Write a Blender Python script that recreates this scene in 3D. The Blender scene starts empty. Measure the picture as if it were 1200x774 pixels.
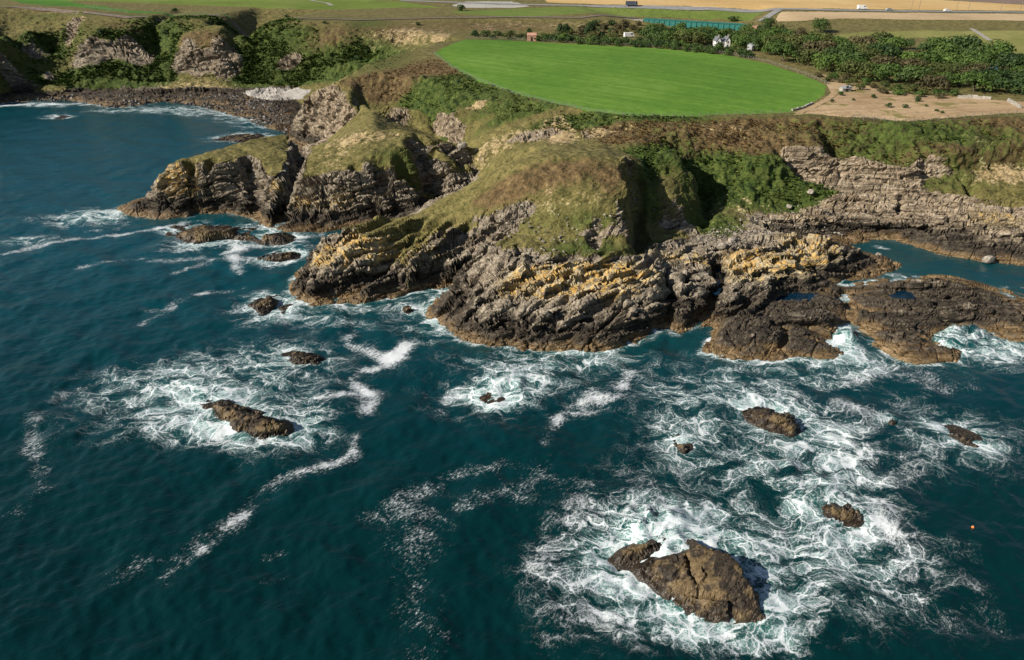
import bpy, bmesh, math, random, time
import numpy as np
from mathutils import Vector
from mathutils.geometry import delaunay_2d_cdt
T0 = time.time()
scn = bpy.context.scene
C = scn.collection
random.seed(7)
RNG = np.random.default_rng(11)

# ------------------------------------------------------------------ camera, sky, sun, exposure
CAMH, PITCH, FOC = 70.0, math.radians(28.0), 860.0           # metres, radians, focal length in 1200-px units
cam = bpy.data.cameras.new('camera'); camo = bpy.data.objects.new('camera', cam); C.objects.link(camo)
cam.sensor_width = 36.0; cam.lens = 36.0*FOC/1200.0; cam.clip_start = 0.5; cam.clip_end = 9000
camo.location = (0, 0, CAMH); camo.rotation_euler = (math.pi/2-PITCH, 0, 0)
scn.camera = camo
SUN_EL, SUN_AZ = math.radians(31), math.radians(-112)         # azimuth from +Y (view direction), clockwise
sdir = Vector((math.sin(SUN_AZ)*math.cos(SUN_EL), math.cos(SUN_AZ)*math.cos(SUN_EL), math.sin(SUN_EL)))
world = bpy.data.worlds.new('World'); scn.world = world; world.use_nodes = True
wn = world.node_tree; wn.nodes.clear()
sky = wn.nodes.new('ShaderNodeTexSky'); sky.sky_type = 'NISHITA'; sky.sun_disc = False
sky.sun_elevation = SUN_EL; sky.sun_rotation = SUN_AZ; sky.altitude = 50; sky.air_density = 1.0; sky.dust_density = 0.6
bg = wn.nodes.new('ShaderNodeBackground'); bg.inputs['Strength'].default_value = 0.05
wo = wn.nodes.new('ShaderNodeOutputWorld')
wn.links.new(sky.outputs[0], bg.inputs[0]); wn.links.new(bg.outputs[0], wo.inputs[0])
sl = bpy.data.lights.new('sun', 'SUN'); sl.energy = 5.0; sl.angle = math.radians(0.53); sl.color = (1.0, 0.93, 0.83)
slo = bpy.data.objects.new('sun', sl); C.objects.link(slo)
slo.rotation_euler = (-sdir).to_track_quat('-Z', 'Y').to_euler(); slo.location = (0, 0, 200)
vs = scn.view_settings
vs.view_transform = 'Standard'; vs.look = 'None'; vs.gamma = 1.0; vs.use_curve_mapping = False; vs.exposure = 0.5
scn.cycles.max_bounces = 5; scn.cycles.diffuse_bounces = 1; scn.cycles.glossy_bounces = 2

# ------------------------------------------------------------------ projection helpers
cp, sp = math.cos(PITCH), math.sin(PITCH)
def ray(px, py):
    u = (px-600.0)/FOC; v = (387.0-py)/FOC
    return np.array([u, cp+v*sp, -sp+v*cp])
def at(px, py, z=0.0):
    d = ray(px, py); t = (z-CAMH)/d[2]
    return (d[0]*t, d[1]*t, z)

# ------------------------------------------------------------------ numpy noise
def _h(ix, iy, iz, seed):
    h = (ix.astype(np.int64)*374761393 + iy.astype(np.int64)*668265263 + iz.astype(np.int64)*2147483647 + seed*974634777) & 0xffffffff
    h = ((h ^ (h >> 13))*1274126177) & 0xffffffff
    h = ((h ^ (h >> 16))*2246822519) & 0xffffffff
    return ((h ^ (h >> 15)) & 0xffffff)/float(0xffffff)
def vnoise(x, y, z, seed=0):
    xi, yi, zi = np.floor(x), np.floor(y), np.floor(z)
    fx, fy, fz = x-xi, y-yi, z-zi
    fx = fx*fx*(3-2*fx); fy = fy*fy*(3-2*fy); fz = fz*fz*(3-2*fz)
    r = 0
    for a in (0, 1):
        wx = fx if a else 1-fx
        for b in (0, 1):
            wy = fy if b else 1-fy
            for c in (0, 1):
                wz = fz if c else 1-fz
                r = r + wx*wy*wz*_h(xi+a, yi+b, zi+c, seed)
    return r*2-1
def fbm(x, y, z, o=4, seed=0, g=0.5):
    a, r, s = 1.0, 0, 1.0
    for i in range(o):
        r = r + a*vnoise(x*s+i*17.3, y*s-i*9.1, z*s+i*5.7, seed+i); a *= g; s *= 2.03
    return r
def voronoi(x, y, z, seed=0):
    xi, yi, zi = np.floor(x), np.floor(y), np.floor(z)
    f1 = np.full(x.shape, 9.0); f2 = np.full(x.shape, 9.0); cid = np.zeros(x.shape)
    for a in (-1, 0, 1):
        for b in (-1, 0, 1):
            for c in (-1, 0, 1):
                gx, gy, gz = xi+a, yi+b, zi+c
                dx = gx+_h(gx, gy, gz, seed)-x; dy = gy+_h(gx, gy, gz, seed+1)-y; dz = gz+_h(gx, gy, gz, seed+2)-z
                d = dx*dx+dy*dy+dz*dz
                n = d < f1
                f2 = np.where(n, f1, np.minimum(f2, d)); f1 = np.where(n, d, f1)
                cid = np.where(n, _h(gx, gy, gz, seed+3), cid)
    return np.sqrt(f1), np.sqrt(f2), cid
def sstep(a, b, x):
    t = np.clip((x-a)/(b-a), 0, 1); return t*t*(3-2*t)
def in_poly(px, py, poly):
    P = np.array([(q[0], q[1]) for q in poly]); inside = np.zeros(px.shape, bool); j = len(P)-1
    for i in range(len(P)):
        xi, yi = P[i]; xj, yj = P[j]
        if yi != yj:
            c = ((yi > py) != (yj > py)) & (px < (xj-xi)*(py-yi)/(yj-yi)+xi)
            inside ^= c
        j = i
    return inside
def dist_seg(px, py, pts):
    P = np.asarray(pts)[:, :2]; d = np.full(px.shape, 1e9)
    for (ax, ay), (bx, by) in zip(P[:-1], P[1:]):
        vx, vy = bx-ax, by-ay; L = vx*vx+vy*vy+1e-9
        t = np.clip(((px-ax)*vx+(py-ay)*vy)/L, 0, 1)
        d = np.minimum(d, (px-ax-t*vx)**2+(py-ay-t*vy)**2)
    return np.sqrt(d)
def densify(P, step):
    out = [P[0]]
    for a, b in zip(P[:-1], P[1:]):
        a = np.array(a); b = np.array(b); n = max(1, int(np.linalg.norm((b-a)[:2])/step))
        for k in range(1, n+1): out.append(tuple(a+(b-a)*k/n))
    return out

# ------------------------------------------------------------------ survey of the coast: image position + height above the sea
BAY = [(-260,128),(-120,126),(-60,124),(0,121),(40,119),(90,119),(128,127),(150,126),(190,120),(225,124),(250,130),(280,138),(300,146),(322,152),(335,158),
       (345,170),(348,185),(345,199),(315,204),(275,210),(232,221),(195,229),(160,235)]
FRONT = [(139,243),(139,249),(154,256),(197,257),(223,255),(241,250),(272,249),(301,259),(311,267),(334,272),(352,272),(373,273),(400,270),(445,262),
         (440,282),(410,288),(385,292),(368,303),(352,320),(339,331),(338,347),(370,360),(388,349),(409,348),(417,358),(435,353),(458,347),(481,344),(512,337),(523,336),
         (514,345),(505,360),(500,372),(512,381),(525,388),(540,401),(577,405),(640,412),(696,414),(732,407),(758,399),(770,389),(778,383),(796,392),(812,382),(835,383),(837,395),
         (822,415),(861,421),(894,423),(923,421),(941,418),(982,422),(985,410),(976,400),(993,376),(1008,392),(1031,408),(1065,427),(1122,423),(1125,412),(1097,399),(1120,384),
         (1145,389),(1184,401),(1200,404),(1320,412),(1500,420)]
IN_LOW = [(1500,362),(1300,352),(1200,346),(1170,338),(1140,330),(1120,325),(1080,323),(1050,325),(1010,330),(985,334)]
IN_UP = [(990,329),(1020,325),(1040,319),(1060,312),(1040,300),(1010,294),(1000,288),(1005,285),(1025,281),(1050,283),(1075,289),(1100,297),(1130,303),(1150,309),(1200,313),(1300,318),(1500,328)]
L3 = lambda L: [at(x, y, 0) for x, y in L]
bay, front, inl, inu = L3(BAY), L3(FRONT), L3(IN_LOW), L3(IN_UP)
sea_poly = bay+front+[(520, 60, 0), (520, 20, 0), (-700, 20, 0), (-700, 395, 0)]
inlet_poly = inl+inu

ROWS = [
 # front rock of the main headland, rising to the mound
 [(515,358,1.6),(535,376,2.0),(560,388,2.2),(620,396,2.2),(690,398,2.2),(740,390,2.2),(764,378,2)],
 [(535,346,3.5),(560,356,5),(600,366,5),(660,371,5),(720,369,5),(766,357,4.6)],
 [(548,333,4.5),(575,322,7.6),(610,330,8),(660,336,8),(720,336,8),(768,335,7)],
 [(575,305,8.2),(595,298,10.2),(640,299,10.6),(700,300,10.6),(740,303,10.4),(768,310,8.2)],
 [(580,285,10.6),(640,281,11.6),(690,285,11.5),(735,287,11.2)],
 [(556,262,11),(590,264,12.2),(640,264,13.2),(690,272,12.8),(705,262,14.2),(735,265,14)],
 [(520,252,11.5),(560,248,13.5),(600,244,15.2),(650,239,16.8),(700,234,18),(731,230,18)],
 [(542,228,14.8),(560,214,17.6),(620,205,21),(680,200,22.5),(725,200,22.2)],
 [(548,219,16),(575,201,19.8),(600,191,22.2),(640,184,24),(690,181,24.6),(732,185,23.6)],
 [(640,172,20.6),(690,170,21),(740,172,21)],
 [(740,215,20.5),(742,240,13.5),(745,260,10.6),(746,280,9.6),(746,296,9)],
 # low head on the left in front of the gully
 [(376,279,6.6),(400,267,8.8),(430,259,10),(470,253,10.6),(510,250,11.2)],
 [(366,304,3.2),(385,296,6),(410,288,8),(440,284,9),(468,284,8.4)],
 [(345,336,1.4),(352,325,2.6),(385,322,5),(430,313,6.6),(455,303,6.2)],
 [(345,344,1),(372,350,1.8),(400,342,2.4),(420,336,2.6)],
 [(425,348,1.2),(450,336,3.2),(480,318,5),(505,300,7),(530,278,9),(550,266,10.2)],
 [(470,340,1),(505,328,2.8),(535,308,5.2),(560,288,8)],
 # ravine between
 [(450,250,1.5),(500,243,3),(540,226,5),(560,205,8),(576,190,12),(592,178,15.2)],
 # stack two
 [(362,260,1.2),(385,258,1.8),(410,256,1.6),(440,254,1.4)],
 [(340,238,5),(370,236,5.8),(392,235,6),(420,230,7),(446,228,7)],
 [(345,204,11.6),(370,204,12.4),(392,205,12.8),(420,199,14),(446,203,13.4),(468,200,13)],
 [(362,188,14),(385,182,15.2),(420,180,16.4),(460,180,16.6),(485,171,17.8)],
 [(385,170,16.6),(410,158,18.6),(440,151,20.2),(474,153,19.8),(497,158,18.6),(519,174,15.8)],
 [(472,235,3.5),(490,236,3),(505,236,3)],
 [(478,205,11.2),(490,200,11),(510,188,12)],
 [(530,205,7.4),(547,188,12),(549,204,7)],
 [(315,205,11.5),(325,214,10),(330,224,8)],
 [(312,232,5.4),(318,250,3),(330,262,1.5)],
 # stack one
 [(192,193,13.4),(215,193,13.5),(240,193,13.8),(262,190,14),(290,182,14.2),(302,190,13.6),(318,196,12.2)],
 [(205,188,13.6),(240,179,14.4),(270,170,15.2),(300,162,15.8),(330,157,15.8),(348,160,15)],
 [(330,180,14),(346,186,12.8),(352,176,12)],
 [(195,222,6.6),(225,224,6.2),(250,224,6),(275,224,6),(300,232,5)],
 [(152,242,1.4),(165,235,3.2),(185,236,3.6),(215,240,2.8),(245,236,3.4),(280,240,2.4)],
 [(205,213,4),(250,205,4),(300,195,4)],
 # mainland cliff behind the stacks
 [(358,172,5),(366,180,7),(372,172,7)],
 [(360,163,2),(375,164,3.4),(400,163,6),(430,150,9),(470,150,9.5),(500,155,9.6),(530,172,10)],
 [(359,110,18),(370,108,18.8),(400,113,19),(422,118,19.2),(437,130,17.6),(452,122,19.6),(470,122,19.6),(500,128,18.4),(525,136,17.6),(546,148,15.6)],
 [(447,143,12),(447,150,9)],
 [(385,102,21.6),(400,99,22.2),(425,90,24),(450,85,25),(480,90,24),(520,101,23),(560,116,22),(600,129,21.4),(650,141,21.3),(700,145,21.5)],
 [(400,94,23.2),(430,76,26),(455,66,27.4),(480,60,28.2),(500,57,28.4),(512,50,28.4)],
 [(470,70,26.8),(500,78,26),(530,92,24.6)],
 [(560,150,16),(600,150,19),(640,152,20)],
 [(560,175,13.2),(600,166,17),(640,164,18.6),(700,160,20)],
 # small hillock and hollow
 [(757,186,20.6),(775,186,20.4),(797,190,19.6),(812,204,16.4)],
 [(765,225,14.6),(790,225,14.2),(806,226,13),(815,238,10.4)],
 [(765,256,9),(790,262,8),(803,265,7.2),(812,258,7.6)],
 [(822,240,7.6),(829,232,8.2),(833,222,9.6)],
 [(760,272,8),(800,276,6.8),(840,274,6),(880,268,5)],
 [(825,262,6.6),(870,250,6.6),(920,241,7),(960,239,7)],
 [(850,215,11.2),(900,220,10.5),(960,222,10),(985,224,9)],
 [(850,190,16),(900,190,16.4),(925,195,14.4)],
 [(760,160,21.6),(800,160,21.2),(850,165,20.4),(900,165,20)],
 [(740,139,23.4),(800,139,23.4),(870,137,23.4),(930,136,23.4),(1000,141,23.4),(1060,146,23.3),(1100,143,23.4),(1150,139,24),(1200,136,24.4),(1330,133,25),(1550,128,26)],
 # cliffs on the right
 [(930,172,19),(980,178,18),(1010,180,17.8),(1050,182,17.6),(1110,180,18),(1160,172,19),(1200,170,19.6),(1330,165,20),(1550,160,20)],
 [(922,205,11.8),(970,212,10.2),(1000,214,10.6),(1030,226,8.6),(1050,235,7),(1100,236,7.4),(1130,238,7),(1170,238,7.4),(1200,236,8),(1330,236,8),(1550,240,8)],
 [(985,206,11.6),(1010,207,11.8),(1050,213,11.2),(1090,210,11.8),(1125,212,11.4),(1165,206,12.4),(1200,206,12.6),(1330,206,12.6)],
 [(985,198,12.6),(1010,199,12.4),(1050,205,12),(1090,202,12.8),(1122,205,12.2),(1165,196,13.8),(1200,195,14),(1330,195,14)],
 [(890,262,4.6),(960,256,5),(1050,256,4.5),(1120,261,4.5),(1180,270,4.5),(1200,272,4.5),(1330,280,4.5),(1550,290,4.5)],
 [(910,274,2.5),(960,270,2.4),(1000,268,2.2),(1060,276,2),(1110,283,2.6),(1150,289,2.8),(1200,296,2.4),(1330,302,2.4),(1550,310,2)],
 [(930,283,1.3),(965,281,1.2),(990,281,.8)],
 # lichen finger
 [(868,286,5.6),(885,281,6.2),(910,277,6.6),(950,278,6.6),(985,286,5.4),(998,292,3.8),(1020,302,2.6),(1045,310,1.4)],
 [(860,310,5.8),(890,306,6.2),(920,304,6.2),(965,302,5.6),(990,304,3.8),(1015,314,1.8)],
 [(850,345,4.2),(875,340,4.6),(905,333,4.4),(940,324,4.2),(972,315,3.4)],
 [(848,372,1.6),(880,360,1.9),(920,345,1.9),(960,332,1.5),(985,325,1)],
 # grey rocks left of it
 [(775,286,6.8),(800,283,6.8),(825,281,6.2),(845,286,5.8)],
 [(780,318,6.2),(800,320,6),(830,316,5.4)],
 [(783,346,4.4),(810,345,4.4),(830,345,3.6)],
 [(785,370,2.2),(800,368,2.6),(825,366,2)],
 # wave-washed platforms
 [(835,408,1),(850,405,1.2),(900,407,1.4),(960,404,1.4)],
 [(850,388,2),(880,380,2.5),(930,375,2.8),(968,372,2.7)],
 [(890,364,2),(930,358,2.2),(985,348,1.8)],
 [(1008,345,2.2),(1060,338,2.6),(1120,338,2.6),(1160,350,2.1),(1200,358,1.8),(1330,366,1.8),(1550,375,1.6)],
 [(1010,372,2),(1060,376,2.6),(1110,370,2.4),(1160,376,1.6),(1200,386,1.2),(1330,392,1.2),(1550,400,1)],
 [(1035,398,1.6),(1070,408,1.6),(1110,412,1.1)],
 # far bay: beach, cliff foot, face, brow (outcrop and hollow columns)
 [(-260,108,2.5),(-100,108,2.5),(0,107,2.2),(60,105,2.2),(120,105,2.4),(180,108,2.4),(230,108,2.2),(280,106,2.6),(330,104,2.6),(362,105,2.4)],
 [(150,116,1.2),(220,115,1.2),(290,120,1.2),(330,130,1.2),(350,142,1.4),(355,152,1.5)],
 [(0,114,1.2),(60,113,1.2),(110,114,1.2)],
 [(-260,100,5),(-120,96,8),(-40,100,8),(0,101,4.4),(35,98,5.4),(105,96,6),(150,94,6.4),(190,98,4.4),(215,96,5.4),(255,97,5.2),(290,99,4),(330,96,5.4),(400,92,9),(430,82,13)],
 [(-260,60,18),(-120,62,18.5),(-45,66,22.5),(-14,68,19),(8,70,13),(22,72,12.6),(38,66,16.6),(62,66,14.8),(105,66,16.4),(150,66,16.2),(188,68,12.8),(212,66,16.6),(258,66,16.8),(287,66,13),(325,62,18),(400,66,17.4),(440,62,18.6)],
 [(-260,32,28),(-120,36,28),(-40,36,31.5),(-12,38,30),(10,40,24.6),(35,42,25.4),(62,44,23),(105,42,25.6),(150,42,25.4),(186,42,23.6),(215,42,25.8),(260,42,25.8),(290,42,23.8),(325,42,25.4),(400,40,27),(450,44,26)],
 [(-260,16,35),(-120,18,34),(0,26,32.6),(60,26,31),(105,27,30.6),(150,28,30.2),(190,28,29.8),(230,30,29.2),(270,32,29),(330,32,29),(400,33,29),(480,36,28.6)],
 [(-260,6,37),(0,9,36.2),(60,9,35.6),(100,14,34.4),(150,20,32.8),(200,23.5,31.8),(270,25,31.4),(340,25,31.4),(420,25,31.4),(520,22,31.8),(600,21,31.8),(680,22,31.6),(745,22,31.4)],
 # inland
 [(512,56,28.2),(545,46,27.6),(620,48,27.2),(700,52,27),(780,56,26.6),(880,70,25.6),(940,86,24.8),(972,100,24.4)],
 [(700,133,23.6),(650,122,24.2),(610,112,24.6),(560,92,25.6),(530,76,26.6)],
 [(620,80,26.4),(750,85,26),(860,95,25)],
 [(560,36,28),(640,40,27),(740,40,26.4),(860,46,25.6),(960,56,25.2),(1060,60,25),(1200,62,25.6),(1400,60,27)],
 [(1000,100,24.4),(1100,105,24),(1200,110,24.4),(1400,108,26)],
 [(1000,80,24.6),(1100,84,24.2),(1200,86,24.4)],
 [(560,28,29.6),(680,27,30.2),(745,28,29.6)],
 [(880,28,29.8),(940,27,29.8),(1000,28,29.4),(1100,30,29),(1200,32,29),(1400,30,30)],
 [(905,24.5,30.6),(1000,23,30.8),(1100,25,30.4),(1200,26,30.4),(1400,25,31)],
 [(760,33,28),(860,36,27)],
 [(765,26,26.5),(815,28,26),(866,31,26)],
]
pts = []
for r in ROWS: pts += densify([at(*p) for p in r], 2.0)
pts += densify(bay, 2.0)+densify(front, 1.5)+densify(inl, 1.5)+densify(inu, 1.5)
for y, z in ((505, 32.2), (560, 33), (620, 34), (720, 36)):
    for x in np.arange(-560, 561, 40): pts.append((x, y, z+1.5*math.sin(x*.011)+(2.0 if x < -150 else 0)))
for x, y in ((-700, 60), (-700, 380), (520, 60)): pts.append((x, y, -5.0))
gx, gy = np.meshgrid(np.arange(-700, 521, 6.0), np.arange(60, 420, 6.0)); gx = gx.ravel(); gy = gy.ravel()
shore = [np.array(bay+front), np.array(inl+inu)]
dsh = np.minimum(dist_seg(gx, gy, shore[0]), dist_seg(gx, gy, shore[1]))
insea = in_poly(gx, gy, sea_poly) | in_poly(gx, gy, inlet_poly)
for x, y, d in zip(gx[insea & (dsh > 4)], gy[insea & (dsh > 4)], dsh[insea & (dsh > 4)]): pts.append((x, y, -min(5, 1.2+d*.35)))
# the drop just off the shore
for L in (bay+front, inl+inu):
    D = densify(L, 2.2)
    for a, b in zip(D[:-1], D[1:]):
        a = np.array(a); b = np.array(b); t = b-a; n = np.array([t[1], -t[0]]); n = n/(np.linalg.norm(n)+1e-9); m = (a+b)[:2]/2
        for s in (1, -1):
            q = m+n*s*1.5
            qa = np.array([q[0]]); qb = np.array([q[1]])
            if (in_poly(qa, qb, sea_poly) | in_poly(qa, qb, inlet_poly))[0] and min(dist_seg(qa, qb, shore[0])[0], dist_seg(qa, qb, shore[1])[0]) > 1.2:
                pts.append((q[0], q[1], -1.3))
P = np.array(pts)
key = {}
for p in P: key.setdefault((round(p[0]/.5), round(p[1]/.5)), p)
P = np.array(list(key.values()))
vo, eo, fo, ov, oe, of = delaunay_2d_cdt([Vector((p[0], p[1])) for p in P], [], [], 0, 1e-4)
VX = np.array([(v[0], v[1]) for v in vo]); VZ = np.array([P[o[0]][2] if o else 0 for o in ov])
GS = 0.6; X0, X1, Y0, Y1 = -500.0, 500.0, 100.0, 700.0
NX, NY = int((X1-X0)/GS)+1, int((Y1-Y0)/GS)+1
H = np.full((NY, NX), np.nan)
for f in fo:
    a, b, c = VX[f[0]], VX[f[1]], VX[f[2]]
    i0 = max(0, int((min(a[0], b[0], c[0])-X0)/GS)); i1 = min(NX-1, int((max(a[0], b[0], c[0])-X0)/GS)+1)
    j0 = max(0, int((min(a[1], b[1], c[1])-Y0)/GS)); j1 = min(NY-1, int((max(a[1], b[1], c[1])-Y0)/GS)+1)
    if i1 < i0 or j1 < j0: continue
    xs = X0+np.arange(i0, i1+1)*GS; ys = (Y0+np.arange(j0, j1+1)*GS)[:, None]
    det = (b[1]-c[1])*(a[0]-c[0])+(c[0]-b[0])*(a[1]-c[1])
    if abs(det) < 1e-9: continue
    w0 = ((b[1]-c[1])*(xs-c[0])+(c[0]-b[0])*(ys-c[1]))/det
    w1 = ((c[1]-a[1])*(xs-c[0])+(a[0]-c[0])*(ys-c[1]))/det
    w2 = 1-w0-w1
    m = (w0 >= -1e-6) & (w1 >= -1e-6) & (w2 >= -1e-6)
    v = w0*VZ[f[0]]+w1*VZ[f[1]]+w2*VZ[f[2]]
    s = H[j0:j1+1, i0:i1+1]; s[m] = v[m]
for j in range(NY):                                      # beyond the survey: carry the last value on
    r = H[j]; ok = ~np.isnan(r)
    if ok.any():
        idx = np.where(ok)[0]; H[j] = np.interp(np.arange(NX), idx, r[idx])
H = np.where(np.isnan(H), -5, H)
def blur(A, s):
    k = np.exp(-.5*(np.arange(-int(3*s), int(3*s)+1)/s)**2); k /= k.sum(); n = len(k)//2
    B = np.pad(A, ((n, n), (0, 0)), 'edge'); A = sum(k[i]*B[i:i+A.shape[0]] for i in range(len(k)))
    B = np.pad(A, ((0, 0), (n, n)), 'edge'); return sum(k[i]*B[:, i:i+A.shape[1]] for i in range(len(k)))
Hs = blur(H, 1.1); Hf = blur(H, 4.0)
yy = (Y0+np.arange(NY)*GS)[:, None]
wfar = sstep(300, 430, yy)
H = Hs*(1-wfar)+Hf*wfar
# carved gullies and joints: image polyline with height estimate, depth, half width (m)
GULLY = [
 ([(408,346,1),(430,330,2.6),(452,312,4.5),(475,292,6.5),(492,277,8),(512,264,10)], 3.0, 1.5),
 ([(455,344,1),(478,330,2.5),(500,318,4),(525,300,6.5),(545,283,8.5)], 1.8, 0.9),
 ([(490,340,1),(520,326,3),(540,310,5),(562,292,7.5),(590,275,10.5)], 3.2, 1.4),
 ([(515,338,1),(545,318,4.5),(570,296,8),(588,284,10)], 2.0, 1.0),
 ([(355,168,11),(350,190,12),(343,212,9),(335,230,6),(328,255,2)], 6.0, 2.0),
 ([(222,193,13),(224,215,8),(226,235,4)], 4.0, 1.6),
 ([(250,192,13),(252,215,7),(246,240,3)], 3.2, 1.3),
 ([(288,185,14),(292,205,9),(300,225,6),(296,240,4)], 4.5, 2.2),
 ([(745,200,20),(745,230,14),(747,262,10),(748,290,9)], 4.5, 2.2),
 ([(770,390,0),(779,365,2.5),(786,343,4.5),(784,328,6)], 3.0, 1.2),
 ([(812,384,0),(826,360,2.5),(838,340,4),(844,318,5.4),(842,300,6)], 3.6, 1.5),
 ([(993,378,1),(994,355,2),(990,338,1.6)], 2.4, 1.1),
 ([(690,345,7),(705,330,8.3),(712,315,9.4)], 1.2, .8),
 ([(650,368,5),(664,345,7.2),(668,320,9)], 1.3, .8),
 ([(600,310,9.4),(606,296,10.6),(609,284,11.4)], 1.6, .8),
 ([(735,395,2),(740,370,4.6),(752,345,7)], 1.4, .9),
 ([(595,395,2),(598,380,3.5),(585,370,4.4)], 1.3, .8),
 ([(905,415,1),(922,395,2),(926,380,2.7)], 1.0, .8),
 ([(1140,215,11),(1132,232,7.4)], 2.5, 1.4),
 ([(1055,236,7),(1048,252,4.6)], 3.4, 1.2),
 ([(1133,192,16),(1137,212,12)], 2.5, 1.0),
 ([(485,168,18),(495,195,12),(512,225,5)], 4.0, 2.6),
 ([(415,195,14.5),(440,230,7),(452,250,1.5)], 2.0, 1.5),
 ([(380,210,12),(378,235,6)], 2.2, 1.2),
 ([(700,268,13.4),(694,282,11.8)], 2.0, 1.5),
 ([(820,203,14),(825,222,10),(826,240,8),(822,262,6.6)], 2.6, 2.2),
 ([(560,270,11),(585,262,12.4),(610,268,12.4)], 1.0, 1.2),
]
XX, YY = np.meshgrid(X0+np.arange(NX)*GS, Y0+np.arange(NY)*GS)
for L, dep, w in GULLY:
    W = densify([at(*p) for p in L], 3); W = [(p[0]+.5*math.sin(i*1.7), p[1]+.5*math.cos(i*2.3), 0) for i, p in enumerate(W)]
    xs = [p[0] for p in W]; ys = [p[1] for p in W]; m = 4*w
    i0, i1 = int((min(xs)-m-X0)/GS), int((max(xs)+m-X0)/GS)+2; j0, j1 = max(0, int((min(ys)-m-Y0)/GS)), int((max(ys)+m-Y0)/GS)+2
    d = dist_seg(XX[j0:j1, i0:i1], YY[j0:j1, i0:i1], W)
    H[j0:j1, i0:i1] = np.maximum(H[j0:j1, i0:i1]-dep*np.exp(-(d/w)**4), np.minimum(H[j0:j1, i0:i1], .3))
# tilted beds standing out as long ribs
def ribs(polys, strike, period, amp, seed):
    W = np.zeros(H.shape, bool)
    for pl in polys: W |= in_poly(XX, YY, pl)
    W = blur(W.astype(float), 3.0); mk = W > .02
    X_, Y_ = XX[mk], YY[mk]; s_ = (strike[1]*X_-strike[0]*Y_); l_ = strike[0]*X_+strike[1]*Y_
    t_ = s_/period+.8*fbm(l_*.035, s_*.09, s_*0, 3, seed); fr = t_-np.floor(t_); rnd = _h(np.floor(t_), np.floor(l_/14+.5*np.sin(np.floor(t_)*7)), s_*0, seed)
    prof = np.where(fr < .78, fr/.78, (1-fr)/.22)
    up = sstep(.2, 1.8, H[mk])
    H[mk] += W[mk]*up*amp*((prof-.5)*(.5+.9*rnd)+(rnd-.5)*.5)
ribs([[at(335,350), at(420,362), at(530,335), at(590,290,10), at(575,268,11), at(500,255,11), at(430,258,10), at(372,282,6)]], (.67, .74), 3.9, 3.0, 301)
ribs([[at(505,365), at(560,405), at(700,415), at(765,395), at(770,310,8), at(690,296,10.6), at(600,294,10.4), at(550,330,4.5)]], (.76, .65), 5.0, 1.7, 302)
ribs([[at(775,385), at(835,390), at(900,360,2), at(1000,330,1), at(1050,310), at(950,277,6.5), at(870,284,5.6), at(775,284,6.8)]], (.78, .62), 4.4, 1.9, 303)
ribs([[at(830,415), at(985,422), at(1000,340,2), at(900,360,2)], [at(1000,400), at(1065,425), at(1200,410), at(1500,420), at(1500,360), at(1120,326), at(1010,332)]], (.95, -.3), 3.4, 1.1, 304)
ribs([[at(900,262,4.6), at(1500,330), at(1500,280,4.5), at(1130,238,7), at(1000,214,10.6), at(920,206,11.8)]], (.96, -.28), 4.0, 1.5, 305)
ribs([[at(140,250), at(330,272), at(440,262), at(446,228,7), at(370,236,6), at(300,232,5), at(195,222,6.6)]], (.6, .8), 4.5, 1.6, 306)
POOLS = [([(905,351),(915,345),(935,342),(954,345),(950,353),(930,356)],1.45),([(836,343),(839,325),(842,314),(849,313),(848,326),(843,342)],2.6),([(1044,347),(1056,340),(1072,346),(1068,356),(1052,354)],1.8),([(797,332),(808,330),(812,338),(803,343)],3.9),([(1085,360),(1096,357),(1100,362),(1090,365)],1.9)]
for L, z_ in POOLS:
    W = [at(a, c_, z_) for a, c_ in L]; d_ = blur(in_poly(XX, YY, W).astype(float), .8); H = np.where(d_ > .02, np.minimum(H, H*(1-d_)+(z_-.75)*d_), H)
# seabed gets deeper, never reaches the surface away from shore
def hgt(x, y, A=None):
    A = H if A is None else A
    fx = np.clip((np.asarray(x, float)-X0)/GS, 0, NX-1.001); fy = np.clip((np.asarray(y, float)-Y0)/GS, 0, NY-1.001)
    i = fx.astype(int); j = fy.astype(int); a = fx-i; b = fy-j
    return A[j, i]*(1-a)*(1-b)+A[j, i+1]*a*(1-b)+A[j+1, i]*(1-a)*b+A[j+1, i+1]*a*b
TT = np.concatenate([np.linspace(90, 360, 1400), np.linspace(360.5, 760, 900)])
def hit(px, py):
    """where the line of sight through an image point meets the surveyed ground"""
    d = ray(px, py); x = d[0]*TT; y = d[1]*TT; z = CAMH+d[2]*TT
    g = np.maximum(hgt(x, y), 0.0); k = np.argmax(z <= g)
    if z[k] > g[k]: k = len(TT)-1
    if k > 0:
        a = (z[k-1]-g[k-1]); b = (z[k]-g[k]); t = TT[k-1]+(TT[k]-TT[k-1])*a/(a-b+1e-12)
    else: t = TT[0]
    return (d[0]*t, d[1]*t, float(CAMH+d[2]*t))
def hitpoly(L): return [hit(*p) for p in L]
print('survey', round(time.time()-T0, 1))

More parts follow.
